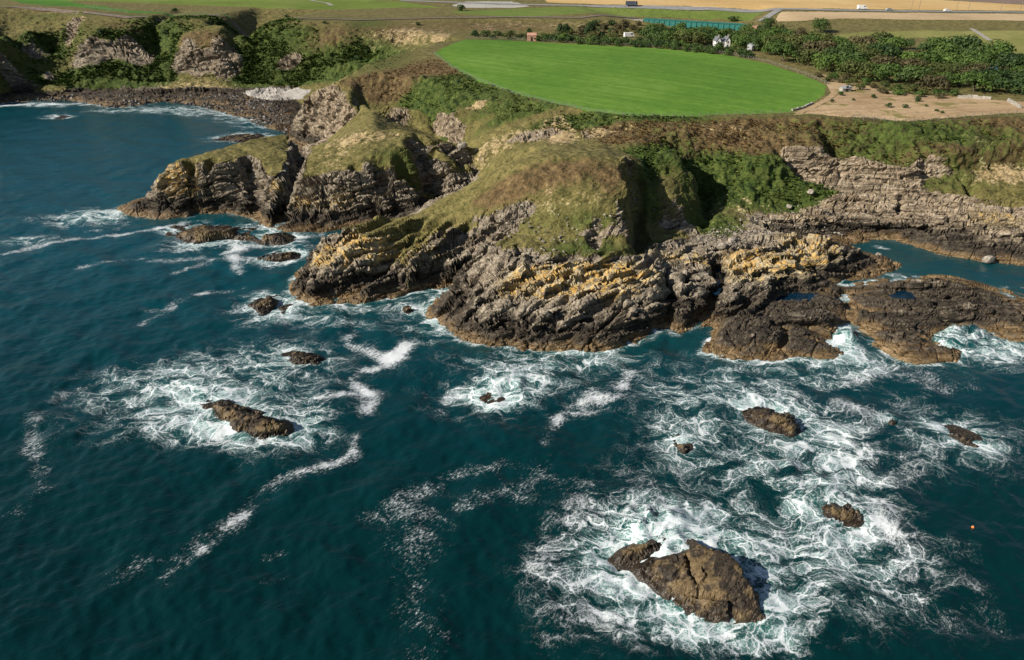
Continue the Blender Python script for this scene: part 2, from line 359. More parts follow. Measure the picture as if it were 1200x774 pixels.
# ------------------------------------------------------------------ node helpers
def mat(name):
    m = bpy.data.materials.new(name); m.use_nodes = True; t = m.node_tree; t.nodes.clear()
    o = t.nodes.new('ShaderNodeOutputMaterial'); b = t.nodes.new('ShaderNodeBsdfPrincipled')
    t.links.new(b.outputs[0], o.inputs[0]); return m, N(t), b
class N:
    def __init__(s, t): s.t = t
    def _in(s, sock, v):
        if v is None: return
        if isinstance(v, bpy.types.NodeSocket): s.t.links.new(v, sock)
        else:
            if sock.type == 'RGBA' and len(v) == 3: v = (*v, 1)
            sock.default_value = v
    def node(s, typ, outs=0, ins={}, **kw):
        n = s.t.nodes.new(typ)
        for k, v in kw.items(): setattr(n, k, v)
        for k, v in ins.items(): s._in(n.inputs[k], v)
        return n.outputs[outs]
    def pos(s): return s.node('ShaderNodeNewGeometry', 'Position')
    def obj(s): return s.node('ShaderNodeTexCoord', 'Object')
    def attr(s, name): return s.node('ShaderNodeAttribute', 'Fac', attribute_name=name)
    def noise(s, vec, scale, detail=4, rough=.55, dist=0, out='Fac'):
        return s.node('ShaderNodeTexNoise', out, {'Vector': vec, 'Scale': scale, 'Detail': detail, 'Roughness': rough, 'Distortion': dist})
    def voro(s, vec, scale, feature='F1', out='Distance', rnd=1.0):
        return s.node('ShaderNodeTexVoronoi', out, {'Vector': vec, 'Scale': scale, 'Randomness': rnd}, feature=feature)
    def math(s, op, a, b=None, c=None, clamp=False):
        n = s.t.nodes.new('ShaderNodeMath'); n.operation = op; n.use_clamp = clamp
        for k, v in enumerate((a, b, c)): s._in(n.inputs[k], v)
        return n.outputs[0]
    def add(s, a, b): return s.math('ADD', a, b)
    def mul(s, a, b): return s.math('MULTIPLY', a, b)
    def ss(s, v, a, b, lo=0, hi=1):
        return s.node('ShaderNodeMapRange', 0, {'Value': v, 'From Min': a, 'From Max': b, 'To Min': lo, 'To Max': hi}, interpolation_type='SMOOTHSTEP')
    def mix(s, f, a, b, mode='MIX'):
        n = s.t.nodes.new('ShaderNodeMix'); n.data_type = 'RGBA'; n.blend_type = mode
        s._in(n.inputs[0], f); s._in(n.inputs[6], a); s._in(n.inputs[7], b); return n.outputs[2]
    def vmul(s, v, k): return s.node('ShaderNodeVectorMath', 0, {0: v, 1: k}, operation='MULTIPLY')
    def vadd(s, v, k): return s.node('ShaderNodeVectorMath', 0, {0: v, 1: k}, operation='ADD')
    def rot(s, v, e): return s.node('ShaderNodeVectorRotate', 0, {'Vector': v, 'Rotation': e}, rotation_type='EULER_XYZ')
    def ramp(s, f, stops):
        n = s.t.nodes.new('ShaderNodeValToRGB'); s._in(n.inputs[0], f); e = n.color_ramp.elements
        while len(e) < len(stops): e.new(.5)
        for k, (p, c) in enumerate(stops): e[k].position = p; e[k].color = (*c, 1)
        return n.outputs[0]
    def sep(s, v, k): return s.node('ShaderNodeSeparateXYZ', k, {0: v})
    def bump(s, h, strength, dist, normal=None):
        return s.node('ShaderNodeBump', 0, {'Height': h, 'Strength': strength, 'Distance': dist, 'Normal': normal})

BED = (0.35, 0.15, math.radians(-38))                       # dip of the rock beds
def beds(n, p):
    qa = n.vmul(n.rot(p, BED), (0.2, 1.2, 1.4)); qb = n.vmul(n.rot(p, (.12, .05, math.radians(12))), (0.14, .9, 1.9))
    side = n.math('GREATER_THAN', n.add(n.sep(p, 0), n.mul(n.noise(p, .12, 2), 16)), 63.0)
    mx = n.t.nodes.new('ShaderNodeMix'); mx.data_type = 'VECTOR'; n._in(mx.inputs[0], side); n._in(mx.inputs[4], qa); n._in(mx.inputs[5], qb); return mx.outputs[1]
def rock_colour(n, p, lich, pale):
    q = beds(n, p); streak = n.noise(q, .7, 5, .62); fine = n.noise(p, 1.5, 4, .68); big = n.noise(p, .17, 3)
    z = n.add(n.sep(p, 2), n.add(n.mul(n.add(big, -.5), 3.4), n.mul(n.add(n.add(streak, n.mul(fine, .6)), -.8), 2.6)))
    mixf = n.add(n.mul(streak, .55), n.mul(fine, .45))
    grey = n.ramp(mixf, [(.35, (.055, .045, .033)), (.44, (.165, .135, .098)), (.54, (.28, .235, .172)), (.67, (.46, .405, .315))])
    buff = n.ramp(mixf, [(.35, (.09, .066, .042)), (.44, (.22, .168, .11)), (.54, (.34, .27, .185)), (.67, (.54, .48, .385))])
    cream = n.ramp(mixf, [(.34, (.08, .06, .036)), (.44, (.26, .2, .115)), (.54, (.42, .345, .215)), (.66, (.58, .52, .38))])
    hi = n.mix(pale, grey, buff)
    hi = n.mix(n.ss(n.add(lich, n.mul(n.add(big, -.5), 1.6)), .25, .7), hi, cream)
    hi = n.mix(n.mul(n.ss(big, .5, .64), .6), hi, n.ramp(mixf, [(.36, (.05, .036, .024)), (.52, (.13, .096, .06)), (.66, (.26, .21, .14))]))
    black = n.ramp(mixf, [(.34, (.012, .010, .008)), (.45, (.036, .029, .021)), (.55, (.075, .06, .042)), (.66, (.17, .14, .1))])
    brown = n.ramp(mixf, [(.34, (.035, .022, .012)), (.45, (.11, .072, .034)), (.55, (.2, .135, .066)), (.66, (.32, .23, .125))])
    c = n.mix(n.ss(z, 3.0, 5.6), black, hi)
    c = n.mix(n.ss(z, .7, 1.7), brown, c)
    lf = n.math('MINIMUM', n.mul(lich, n.ss(z, 3.4, 5.5)), 1.0)
    ln = n.noise(p, .75, 5, .72)
    lm = n.mul(n.ss(n.add(ln, n.mul(lf, .12)), .6, .68), n.ss(lf, .1, .5))
    c = n.mix(n.mul(lm, .8), c, n.mix(n.ss(fine, .4, .6), (.5, .24, .03), (.56, .37, .1)))
    return c, streak, fine, q
def rock_bump(n, p, q, streak):
    cr = n.math('ABSOLUTE', n.add(n.noise(q, .5, 2, .5), -.5))
    return n.add(n.mul(n.noise(q, .8, 4, .6), 1.4), n.add(n.ss(cr, 0, .03, 0, .5), n.mul(n.noise(p, 2.2, 4, .7), .3)))
def land_material():
    m, n, b = mat('coast_rock_and_turf'); p = n.pos()
    c, streak, fine, q = rock_colour(n, p, n.attr('lichen'), n.attr('pale'))
    h = rock_bump(n, p, q, streak)
    g = n.attr('grass'); lush = n.attr('lush'); heath = n.attr('heath'); dry = n.attr('dry')
    n1 = n.noise(p, .4, 5, .65); n2 = fine
    f = n.add(n.mul(n1, .5), n.mul(n2, .5))
    turf = n.ramp(f, [(.36, (.042, .042, .012)), (.45, (.1, .09, .027)), (.54, (.17, .143, .048)), (.67, (.3, .24, .1))])
    green = n.ramp(f, [(.36, (.01, .02, .004)), (.45, (.032, .056, .009)), (.54, (.066, .09, .016)), (.67, (.14, .15, .04))])
    red = n.ramp(f, [(.36, (.033, .025, .011)), (.45, (.088, .06, .025)), (.54, (.148, .098, .042)), (.67, (.23, .165, .08))])
    tan = n.ramp(f, [(.36, (.17, .11, .05)), (.5, (.34, .25, .125)), (.65, (.48, .38, .22))])
    jit = n.mul(n.add(f, -.5), 2.8)
    v = n.mix(n.ss(n.add(heath, jit), .3, .7), turf, red)
    v = n.mix(n.ss(n.add(lush, jit), .3, .7), v, green)
    v = n.mix(n.ss(n.add(dry, jit), .35, .65), v, tan)
    gm = n.ss(n.add(g, n.mul(n.add(n.add(n.mul(n1, .6), n.mul(streak, .4)), -.5), 2.2)), .42, .58)
    n._in(b.inputs['Base Color'], n.mix(gm, c, v))
    b.inputs['Specular IOR Level'].default_value = .25
    n._in(b.inputs['Roughness'], n.ss(n.sep(p, 2), .2, 2.2, .4, .92))
    n._in(b.inputs['Normal'], n.bump(n.mul(h, n.ss(g, .2, .9, 1, .6)), .8, .55))
    return m

# ------------------------------------------------------------------ land mesh
NC, NR = 1060, 640
u = np.linspace(-1, 1, NC)
YA, YB = 107.0, 640.0
yf = YA*(YB/YA)**np.linspace(0, 1, 2600)
half = .73*yf+28
XF = u[None, :]*half[:, None]; YF = np.repeat(yf[:, None], NC, 1)
ZF = hgt(XF, YF)
dz = np.abs(np.diff(np.maximum(ZF, -2), axis=0)); dy = np.diff(YF, axis=0)
dens = np.sqrt((.55*dy)**2+(1.15*dz)**2)/(yf[:-1, None]**.85)
dens *= np.where(np.maximum(ZF[:-1], ZF[1:]) < -2, .12, 1)
k = 9; pad = np.pad(dens, ((0, 0), (k, k)), 'edge'); cs = np.cumsum(np.pad(pad, ((0, 0), (1, 0))), axis=1)
dens = (cs[:, 2*k+1:]-cs[:, :-2*k-1])/(2*k+1)
cum = np.vstack([np.zeros((1, NC)), np.cumsum(dens, axis=0)]); cum /= cum[-1]
tgt = np.linspace(0, 1, NR)
Ym = np.stack([np.interp(tgt, cum[:, c], yf) for c in range(NC)], 1)
Xm = u[None, :]*(.73*Ym+28)
Zm = hgt(Xm, Ym)
print('grid', round(time.time()-T0, 1))
def grid_normals(X, Y, Z):
    ax = np.gradient(X, axis=1), np.gradient(Y, axis=1), np.gradient(Z, axis=1)
    ay = np.gradient(X, axis=0), np.gradient(Y, axis=0), np.gradient(Z, axis=0)
    nx = ax[1]*ay[2]-ax[2]*ay[1]; ny = ax[2]*ay[0]-ax[0]*ay[2]; nz = ax[0]*ay[1]-ax[1]*ay[0]
    l = np.sqrt(nx*nx+ny*ny+nz*nz)+1e-9; return nx/l, ny/l, nz/l
# vegetation and rock masks, in world metres
Hn = blur(H, 2.0)
gyz, gxz = np.gradient(Hn, GS); NZG = 1/np.sqrt(1+gxz**2+gyz**2)
nzs = hgt(Xm, Ym, NZG)
def blobs(L, X, Y):
    A = np.zeros(X.shape)
    for (px, py, rx, ry, s) in L:
        cx, cy, cz = hit(px, py); y2 = hit(px, py-ry)[1]; y1 = hit(px, py+ry)[1]
        t = math.sqrt(cx*cx+cy*cy+(CAMH-cz)**2)
        wx = rx*t/FOC; wy = max(wx*.35, 1.0, min(wx*4, (y2-y1)/2))
        e = ((X-cx)/wx)**2+((Y-cy)/wy)**2
        m = e < 3.2
        A[m] += s*np.exp(-(e[m]**1.6))
    return A
zlo = np.where(Ym < 163, 10.4, 9.0)
grass = sstep(.60, .80, nzs)*sstep(zlo-1.2, zlo+1.0, Zm)
grass = np.where(Ym > 340, np.maximum(grass, sstep(2.4, 4.0, Zm)*.95), grass)
grass += blobs([(835,262,40,16,.9),(870,252,60,12,.8),(900,215,90,22,1),(850,195,50,25,.9),(785,275,30,8,.7),(930,232,60,8,.8),(780,245,10,10,.5),(620,282,40,7,.5),(690,290,60,8,.55),
   (730,286,30,6,.6),(480,258,40,7,.7),(520,256,30,7,.7),(570,262,35,7,.5),(800,205,40,25,.7),(760,210,25,25,.6),(760,270,20,14,.7),(470,185,40,18,.7),(440,185,30,10,.6),(330,185,22,12,.6),
   (1170,208,60,20,.9),(1000,207,24,4,.5),(1080,245,80,5,.35),(1140,215,16,14,.6),(1090,168,120,14,.9),(960,158,90,14,.9),(1160,160,70,14,.9),(870,168,60,14,.7),(1030,190,20,8,.3),(545,120,60,25,.6),(600,140,60,15,.6),(560,160,40,16,.6),(440,110,40,8,.6),(520,120,20,12,.6),
   (490,140,12,14,.8),(440,90,60,25,.5),(1180,238,30,10,.6),(1100,170,60,10,.6),(770,225,8,8,.4),(520,150,8,20,.5),(755,225,10,34,.9),(748,215,8,20,.6)], Xm, Ym)
grass -= blobs([(605,245,30,9,.55),(590,258,40,8,.5),(690,278,18,7,.6),(560,275,50,7,.5),(640,297,90,5,.6),(715,272,28,7,.9),(655,180,20,4,.2),(625,158,35,6,1.1),(690,160,14,6,.5),
   (1050,208,100,20,.85),(960,195,60,14,1.0),(1030,190,80,8,.5),(1150,190,50,14,.5),(1000,180,50,8,.5),(900,160,25,5,.7),(830,172,25,10,.5),(870,212,16,8,.9),(790,255,25,14,.6),(790,225,20,14,.5),(385,137,30,26,1.2),(475,138,40,12,1),
   (530,150,18,18,.9),(545,158,16,12,.7),(105,62,22,18,1.1),(155,62,18,16,1.1),(165,68,14,10,.8),(215,65,14,20,1.1),(235,75,12,16,1.1),(265,70,16,22,1.3),(340,72,14,10,1),(40,65,16,12,.7),(57,90,6,6,.7),
   (85,30,7,9,.9),(10,90,25,14,.8),(1000,240,60,14,.9),(1140,262,60,10,.5),(900,262,50,8,.5),(300,208,10,14,.6),(345,200,8,14,.5)], Xm, Ym)
hl = in_poly(Xm, Ym, [at(718,188,23.6), at(770,188,20), at(778,262,9), at(752,285,9), at(733,262,14), at(720,225,19)]); hlw = .85-.3*sstep(-.2, .6, vnoise(Xm*.25, Ym*.25, Zm*.25, 17)); grass = np.where(hl, np.maximum(grass, hlw), grass)
grass = np.where(Zm < 1.6, 0, np.clip(grass, 0, 1))
lush = blobs([(900,215,100,26,1.1),(845,200,40,25,1),(810,195,40,22,.9),(770,180,40,14,.8),(755,160,50,8,.6),(1090,172,110,12,.6),(1000,160,110,12,.45),(1170,165,60,18,.45),(760,210,14,40,.5),(835,262,40,16,.6),
   (785,285,30,6,.6),(520,110,50,18,.9),(560,112,60,12,.8),(620,130,60,10,.8),(500,100,30,16,.9),(680,142,60,8,.9),(760,142,90,6,.8),(1000,146,120,5,.6),(1130,148,100,8,.5),(545,90,50,12,.7),(590,120,60,9,.8),
   (525,150,8,22,1),(690,290,60,7,.5),(470,190,40,18,.4),(640,255,60,14,.25),(700,262,40,12,.3),(150,85,60,10,.9),(190,75,16,20,1),(300,85,30,14,.9),(350,92,60,12,.9),(110,90,40,8,.8),(330,45,40,16,.5),(150,40,60,12,.5),
   (60,50,30,16,.7),(190,45,16,14,.6),(300,55,20,20,.6),(390,80,40,16,.5),(430,70,30,14,.6),(20,60,30,25,.5),(450,75,40,10,.5),(280,32,40,6,.3)], Xm, Ym)
heath = blobs([(620,205,60,14,.5),(690,195,60,12,.55),(580,230,40,14,.5),(720,215,20,20,.5),(640,225,60,12,.35),(800,165,60,12,.7),(880,155,70,9,.9),(960,150,80,8,.8),(760,150,60,8,.7),(700,150,40,6,.6),(470,90,50,14,.8),(430,108,40,6,.6),(520,85,40,9,.6),
   (860,180,40,12,.5),(1060,150,60,6,.5),(560,128,40,9,.6),(500,75,30,8,.6),(640,135,50,6,.4),(100,30,60,8,.4),(230,42,40,8,.6),(160,36,30,6,.6),(420,45,80,10,.4),(1150,152,60,6,.5),(60,40,15,12,.4)], Xm, Ym)
heath += blobs([(800,155,110,9,.8),(940,156,100,8,.8),(1080,161,110,6,.7),(740,165,40,7,.5),(470,100,50,8,.5),(450,32,160,8,.45),(620,30,80,6,.4),(1130,154,90,7,.9),(1020,158,70,7,.6),(850,170,60,8,.4),(1180,170,30,8,.5)], Xm, Ym)
lush += .14*(grass > .5)*(Ym < 240)+(.34+.4*fbm(Xm*.03, Ym*.03, Zm*.05, 2, 33))*(grass > .5)*sstep(340, 380, Ym)*(Ym < 450)*(Xm < 20)
lush *= 1-.6*np.clip(heath, 0, 1)
dry = blobs([(660,235,60,22,.25),(580,178,40,12,.35),(655,160,20,14,.8),(440,160,40,8,.5),(395,175,25,16,.4),(560,125,14,4,.9),(700,160,20,8,.4),(590,160,60,8,.3),(540,32,80,8,.2),(640,28,80,6,.25),(700,32,50,5,.2),(517,43,8,4,.9),
   (1090,200,20,8,.4),(1180,205,40,14,.7),(1150,165,20,8,.3),(88,28,6,9,.8),(850,150,40,5,.3),(220,105,60,3,.5),(730,150,30,6,.3),(850,245,60,8,.3),(470,40,50,8,.4),(500,45,40,8,.4)], Xm, Ym)
lich = blobs([(440,280,60,20,1),(400,295,40,16,.8),(385,300,20,12,.6),(640,320,40,16,1),(690,315,60,14,1),(610,325,30,14,.7),(740,315,40,9,.8),(700,325,60,12,.8),(660,345,60,10,.5),(910,310,60,16,1),(960,292,40,12,1),(880,320,40,14,.6),(870,298,30,12,.5),
   (780,305,30,10,.6),(825,310,16,8,.8),(205,205,25,14,.9),(225,200,25,8,.6),(328,222,12,12,1.2),(370,240,25,14,.5),(400,235,20,10,.4),(1180,260,40,8,.6),(930,262,40,5,.4),(1150,255,30,5,.4),(500,290,30,14,.25),(720,345,40,8,.4),(345,240,16,14,.5)], Xm, Ym)
pale = blobs([(390,135,40,28,1),(480,138,60,16,1),(540,150,30,24,1),(1050,205,120,30,.9),(960,195,60,16,1),(1150,190,70,20,.9),(1100,250,130,16,.7),(960,250,70,10,.6),(790,240,40,30,1),(650,158,60,12,.6),(870,180,60,18,.8),
   (700,155,50,9,.6),(720,272,30,8,.6),(240,75,60,40,.4),(265,70,20,24,.3),(340,72,20,14,.5),(90,30,10,12,1),(150,65,20,14,.4),(370,165,20,14,.8),(1150,285,60,6,.8)], Xm, Ym)
beach = blobs([(325,108,35,4,1),(345,112,20,5,1),(110,105,70,2.2,1),(40,108,25,2.5,.8)], Xm, Ym)
# relief along the normals: beds, joint blocks and hummocks
nx, ny, nz = grid_normals(Xm, Ym, Zm)
rockw = np.clip(1-grass, 0, 1)*sstep(-1.5, .4, Zm)
near = 1/(1+np.maximum(0, Ym-260)/160)
x, y, z = Xm, Ym, Zm
def frame(x, y, z, deg, dip):
    c_, s_ = math.cos(math.radians(deg)), math.sin(math.radians(deg)); t_ = x*s_+y*c_
    return x*c_-y*s_, t_*math.cos(dip)-z*math.sin(dip), z*math.cos(dip)+t_*math.sin(dip)
def rock_relief(X_, Y_, Z_, k=1.0):
    """fractured beds: X_ runs along the strike, Z_ across the beds"""
    wob = fbm(X_*.2, Y_*.25, Z_*.25, 3, 5)
    f1, f2, c1 = voronoi(X_*.06*k+wob*.1, Y_*.2*k+wob*.18, Z_*.26*k+wob*.08, 21)
    g1, g2, c2 = voronoi(X_*.16*k+wob*.2, Y_*.42*k+wob*.25, Z_*.6*k, 31)
    n1 = np.abs(vnoise(X_*.06*k, Y_*.2*k+wob*.25, Z_*.2*k, 51)); n2 = np.abs(vnoise(X_*.18*k, Y_*.45*k+wob*.3, Z_*.45*k, 52)); n3 = np.abs(vnoise(X_*.24*k+7, Y_*.16*k, Z_*.1*k+wob*.15, 53))
    tt = Z_*.42*k+wob*.35+fbm(X_*.04, Y_*.08, Z_*.1, 2, 45)*1.0; saw = tt-np.floor(tt); t2_ = Z_*1.1*k+Y_*.2+wob*.5; saw2 = t2_-np.floor(t2_)
    return (c1-.5)*1.6+(c2-.5)*.7-1.2*sstep(.08, 0, n1)-.55*sstep(.09, 0, n2)-.8*sstep(.07, 0, n3)+(saw-.5)*1.2+(saw2-.5)*.28+.1*fbm(X_*.7, Y_*1.1, Z_*1.1, 2, 9)+.6*fbm(X_*.05, Y_*.15, Z_*.15, 3, 44)
ca, sa = math.cos(math.radians(-38)), math.sin(math.radians(-38))
sel = (rockw > .03) & (Ym < 470)
disp = np.zeros(x.shape)
xs_, ys_s, zs_ = x[sel], y[sel], z[sel]
wR = sstep(44, 66, xs_+8*vnoise(xs_*.1, ys_s*.1, zs_*0, 88)); far_ = ys_s > 330
dv_ = np.zeros(xs_.shape)
for w_, deg, dip, k_ in (((1-wR)*~far_, -38, .45, 1.0), (wR*~far_, 12, .25, 1.0), (far_*1.0, -8, 1.2, .6)):
    mk = w_ > .01; fx_, fy_, fz_ = frame(xs_[mk], ys_s[mk], zs_[mk], deg, dip); dv_[mk] += w_[mk]*rock_relief(fx_, fy_, fz_, k_)
disp[sel] = dv_*rockw[sel]
sc_far = np.where(Ym > 350, 1.6, 1.0)
lowpl = (1-.5*sstep(3.2, 1.0, Zm)); disp *= sc_far*lowpl
veg = grass*(fbm(x*.45, y*.45, z*.45, 3, 61)*.42+fbm(x*.09, y*.09, z*.09, 2, 62)*.5)*(.5+1.3*np.clip(lush+.4*heath, 0, 1.2))
flat = sstep(21.5, 24.5, Zm)*sstep(.97, .99, nzs)*(Ym > 205); veg *= 1-.93*flat
disp += veg
Xd, Yd, Zd = x+nx*disp, y+ny*disp, z+nz*disp
keep_under = Zm < -1.5
Zd = np.where(keep_under, Zm, Zd)
print('relief', round(time.time()-T0, 1))

# parcels of the setting, cut out of the same sheet
PARCEL = {
 'green_field': [(508,63),(522,55),(545,46.5),(600,48),(700,53),(780,57.5),(850,64.5),(900,75),(940,88),(968,100),(966,111),(947,124),(925,132),(870,134),(800,136.5),(740,136),(690,130),(640,119),(600,109),(560,94),(530,79)],
 'cut_meadow': [(932,134),(950,126),(972,112),(976,101),(955,86),(975,90),(1000,99),(1060,108),(1120,113),(1230,122),(1330,126),(1330,134),(1200,132),(1150,135),(1110,139),(1060,143),(1000,137)],
 'rough_pasture': [(972,42),(1010,38),(1080,36),(1200,36),(1400,36),(1400,75),(1200,72),(1170,58),(1130,48),(1070,44),(1010,52),(975,50)],
 'stubble_field': [(905,25.5),(915,14.5),(1000,14.5),(1100,15.5),(1400,18),(1400,25),(1200,24.5),(1100,23.5),(1000,21.5),(930,25)],
 'bank_field': [(600,22),(520,14),(650,8.5),(760,10),(900,12),(886,19),(880,24),(800,21),(740,20)],
 'clifftop_strip': [(-260,-6),(0,-2),(55,6.8),(100,9.5),(150,15.5),(200,20),(270,22),(270,20.3),(200,17.5),(150,12),(100,5.5),(60,-2),(0,-9),(-260,-14)],
 'upland_field': [(60,1.5),(100,1),(300,9),(420,11),(475,9),(520,9.5),(470,2),(360,-6),(60,-8)],
 'gravel_yard': [(528,7),(545,2),(600,2),(622,7.5),(600,9.5),(540,9.5)],
 'golden_field': [(640,3),(700,5.2),(760,6.4),(830,8.2),(905,10.4),(1000,10.6),(1100,12),(1200,13),(1400,14.5),(1400,9),(1200,6),(1100,0),(1060,-8),(640,-8)],
 'ploughed_field': [(1070,-8),(1100,-.5),(1200,5.5),(1400,8.5),(1400,-8)],
 'shingle_beach': [(283,108),(300,105.5),(340,105),(362,106.5),(358,115),(340,118),(315,116),(290,111)],
}
WP = {kk: hitpoly(v) for kk, v in PARCEL.items()}
fcx = (Xd[:-1, :-1]+Xd[1:, 1:])/2; fcy = (Yd[:-1, :-1]+Yd[1:, 1:])/2
cls = np.zeros(fcx.shape, int); names = ['coast']+list(WP)
for i, kk in enumerate(WP):
    w = 1.2*fbm(fcx[::1]*.12, fcy*.12, fcx*0, 2, 90+i) if kk not in ('green_field',) else .3*vnoise(fcx*.3, fcy*.3, fcx*0, 3)
    cls[in_poly(fcx+w, fcy+w, WP[kk]) & (cls == 0)] = i+1
drop = np.maximum.reduce([Zm[:-1, :-1], Zm[1:, :-1], Zm[:-1, 1:], Zm[1:, 1:]]) < -1.6
# the coast itself is split into its landforms
fz = (Zm[:-1, :-1]+Zm[1:, 1:])/2
LANDFORM = {'outer_stack_rock': [at(120,262),at(330,276),at(322,240,4),at(335,215,9),at(352,176,12),at(362,170,8),at(350,150,0),at(120,200)],
            'grassy_stack_rock': [at(322,276),at(440,262),at(500,243,3),at(548,206,7),at(560,190,12),at(520,165,14),at(440,145,17),at(366,172,8),at(352,176,12),at(335,215,9),at(322,240,4)],
            'headland': [at(300,320),at(440,264),at(500,243,3),at(560,205,8),at(592,178,15),at(640,166,19),at(740,166,21),at(745,215,18),at(747,262,10),at(760,300,8),at(776,330,6),at(772,400,0),at(640,440,0),at(330,400,0)],
            'wave_cut_platform': [at(772,420,0),at(772,400,0),at(776,330,6),at(760,300,8),at(800,272,6.8),at(880,264,4.6),at(990,277,1),at(1060,300,0),at(1500,345,0),at(1500,440,0)],
            'bay_cliff': [(-700,300),(-100,300),at(355,158),at(364,104,4),at(440,60,19),at(500,34,29),at(520,20,32),at(-300,20,33)]}
for kk, poly in LANDFORM.items():
    names.append(kk); w = 1.0*vnoise(fcx*.3, fcy*.3, fcx*0, 77)
    cls[(cls == 0) & in_poly(fcx+w, fcy+w, poly)] = len(names)-1
cls[drop] = -1
idx = np.arange(NR*NC).reshape(NR, NC)
Q = np.stack([idx[:-1, :-1], idx[:-1, 1:], idx[1:, 1:], idx[1:, :-1]], -1)
VERT = np.stack([Xd, Yd, Zd], -1).reshape(-1, 3)
def mesh_np(name, V, F, smooth=False):
    me = bpy.data.meshes.new(name); nf, k = F.shape
    me.vertices.add(len(V)); me.vertices.foreach_set('co', V.astype(np.float32).ravel())
    me.loops.add(nf*k); me.loops.foreach_set('vertex_index', F.astype(np.int32).ravel())
    me.polygons.add(nf); me.polygons.foreach_set('loop_start', np.arange(0, nf*k, k, dtype=np.int32)); me.polygons.foreach_set('loop_total', np.full(nf, k, np.int32))
    me.polygons.foreach_set('use_smooth', np.full(nf, smooth)); me.update(calc_edges=True); return me
def setattr_f(me, name, arr):
    a = me.attributes.new(name, 'FLOAT', 'POINT'); a.data.foreach_set('value', np.clip(arr, 0, 1.5).astype(np.float32).ravel())
def link(name, me, material=None, parent=None, loc=None, kind=None, label=None, cat=None, group=None):
    o = bpy.data.objects.new(name, me); C.objects.link(o)
    if material is not None and me is not None and not me.materials: me.materials.append(material)
    if parent: o.parent = parent
    if loc is not None: o.location = loc
    for k_, v_ in (('kind', kind), ('label', label), ('category', cat), ('group', group)):
        if v_: o[k_] = v_
    return o
def field_mat(name, lo, mid, hi, s1=.03, s2=.5, bumpd=.15, stripes=None, patch=None):
    m, n, b = mat(name); p = n.pos()
    a = n.noise(p, s1, 5, .6); d2 = n.noise(p, s2, 5, .7)
    f = n.add(n.mul(a, .55), n.mul(d2, .45))
    if stripes:
        q = n.rot(p, (0, 0, stripes)); f = n.add(f, n.mul(n.add(n.noise(n.vmul(q, (.015, .4, 0)), 1, 4, .6), -.5), .5))
    c = n.ramp(f, [(.32, lo), (.5, mid), (.68, hi)])
    if patch: c = n.mix(n.ss(n.noise(p, .09, 5, .65), .56, .64), c, patch)
    n._in(b.inputs['Base Color'], c); b.inputs['Roughness'].default_value = .95; b.inputs['Specular IOR Level'].default_value = .15
    n._in(b.inputs['Normal'], n.bump(n.noise(p, 2.0, 4, .7), .6, bumpd)); return m
LAND = land_material()
FM = {'green_field': field_mat('green_crop', (.058, .14, .016), (.092, .192, .022), (.145, .25, .04), .02, .35, .1, math.radians(35)),
      'cut_meadow': field_mat('cut_grass', (.24, .16, .085), (.38, .265, .15), (.5, .37, .22), .05, .9, .3, math.radians(-10), (.2, .17, .06)),
      'rough_pasture': field_mat('dry_pasture', (.13, .14, .035), (.2, .2, .06), (.3, .27, .1), .03, .3),
      'stubble_field': field_mat('stubble', (.36, .26, .15), (.46, .34, .2), (.54, .41, .26), .02, .3, .1, math.radians(8)),
      'bank_field': field_mat('short_grass', (.09, .13, .025), (.13, .175, .035), (.2, .22, .07), .03, .3),
      'clifftop_strip': field_mat('lush_grass', (.04, .11, .012), (.065, .16, .018), (.09, .2, .03), .05, .5),
      'upland_field': field_mat('grazed_grass', (.09, .13, .02), (.13, .18, .03), (.19, .22, .06), .03, .3),
      'gravel_yard': field_mat('gravel', (.28, .26, .23), (.38, .36, .32), (.46, .44, .4), .1, 1.2),
      'golden_field': field_mat('ripe_stubble', (.42, .27, .1), (.52, .35, .15), (.6, .43, .21), .02, .3, .1, math.radians(8)),
      'ploughed_field': field_mat('ploughed_soil', (.16, .11, .085), (.21, .15, .12), (.26, .19, .15), .03, .4),
      'shingle_beach': field_mat('shingle', (.25, .225, .2), (.35, .325, .29), (.45, .42, .38), .2, 2.0)}
ATT = dict(grass=grass, lush=lush, heath=heath, dry=dry, lichen=lich, pale=pale)
for i, nm in enumerate(names):
    F = Q[cls == i]
    if not len(F): continue
    ui, inv = np.unique(F, return_inverse=True)
    me = mesh_np(nm, VERT[ui], inv.reshape(-1, 4), smooth=False)
    o = link(nm, me, FM.get(nm, LAND), kind='structure')
    if nm not in FM:
        for kk, A in ATT.items(): setattr_f(me, kk, A.ravel()[ui])
print('land', round(time.time()-T0, 1), int((cls >= 0).sum())*2, 'tris')
# country beyond the railway and to the sides, out to the horizon
gxs = np.concatenate([-np.geomspace(4200, 500, 26), np.linspace(-480, 480, 49), np.geomspace(500, 4200, 26)]); gys = np.concatenate([np.linspace(632, 800, 22), np.geomspace(815, 5200, 40)])
hx, hy = np.meshgrid(gxs, gys)
hz = np.where(hy < 640, hgt(hx, hy)-.25, hgt(hx, np.minimum(hy, 690)))+sstep(640, 3000, hy)*22*(1+.5*np.sin(hx*.0021))
hz = hz+sstep(680, 900, hy)*fbm(hx*.004, hy*.004, hx*0, 3, 8)*5
m, n, b = mat('far_fields'); p = n.pos()
cell = n.voro(n.vmul(n.rot(p, (0, 0, .2)), (.0045, .009, 0)), 1.0, 'F1', 'Color'); cs_ = n.sep(cell, 0)
col = n.ramp(cs_, [(.2, (.42, .3, .13)), (.45, (.4, .27, .12)), (.5, (.13, .17, .04)), (.75, (.38, .26, .12)), (.9, (.2, .14, .1))])
n._in(b.inputs['Base Color'], n.mix(n.noise(p, .2, 4), col, n.mix(.5, col, (.2, .16, .07)))); b.inputs['Roughness'].default_value = .95
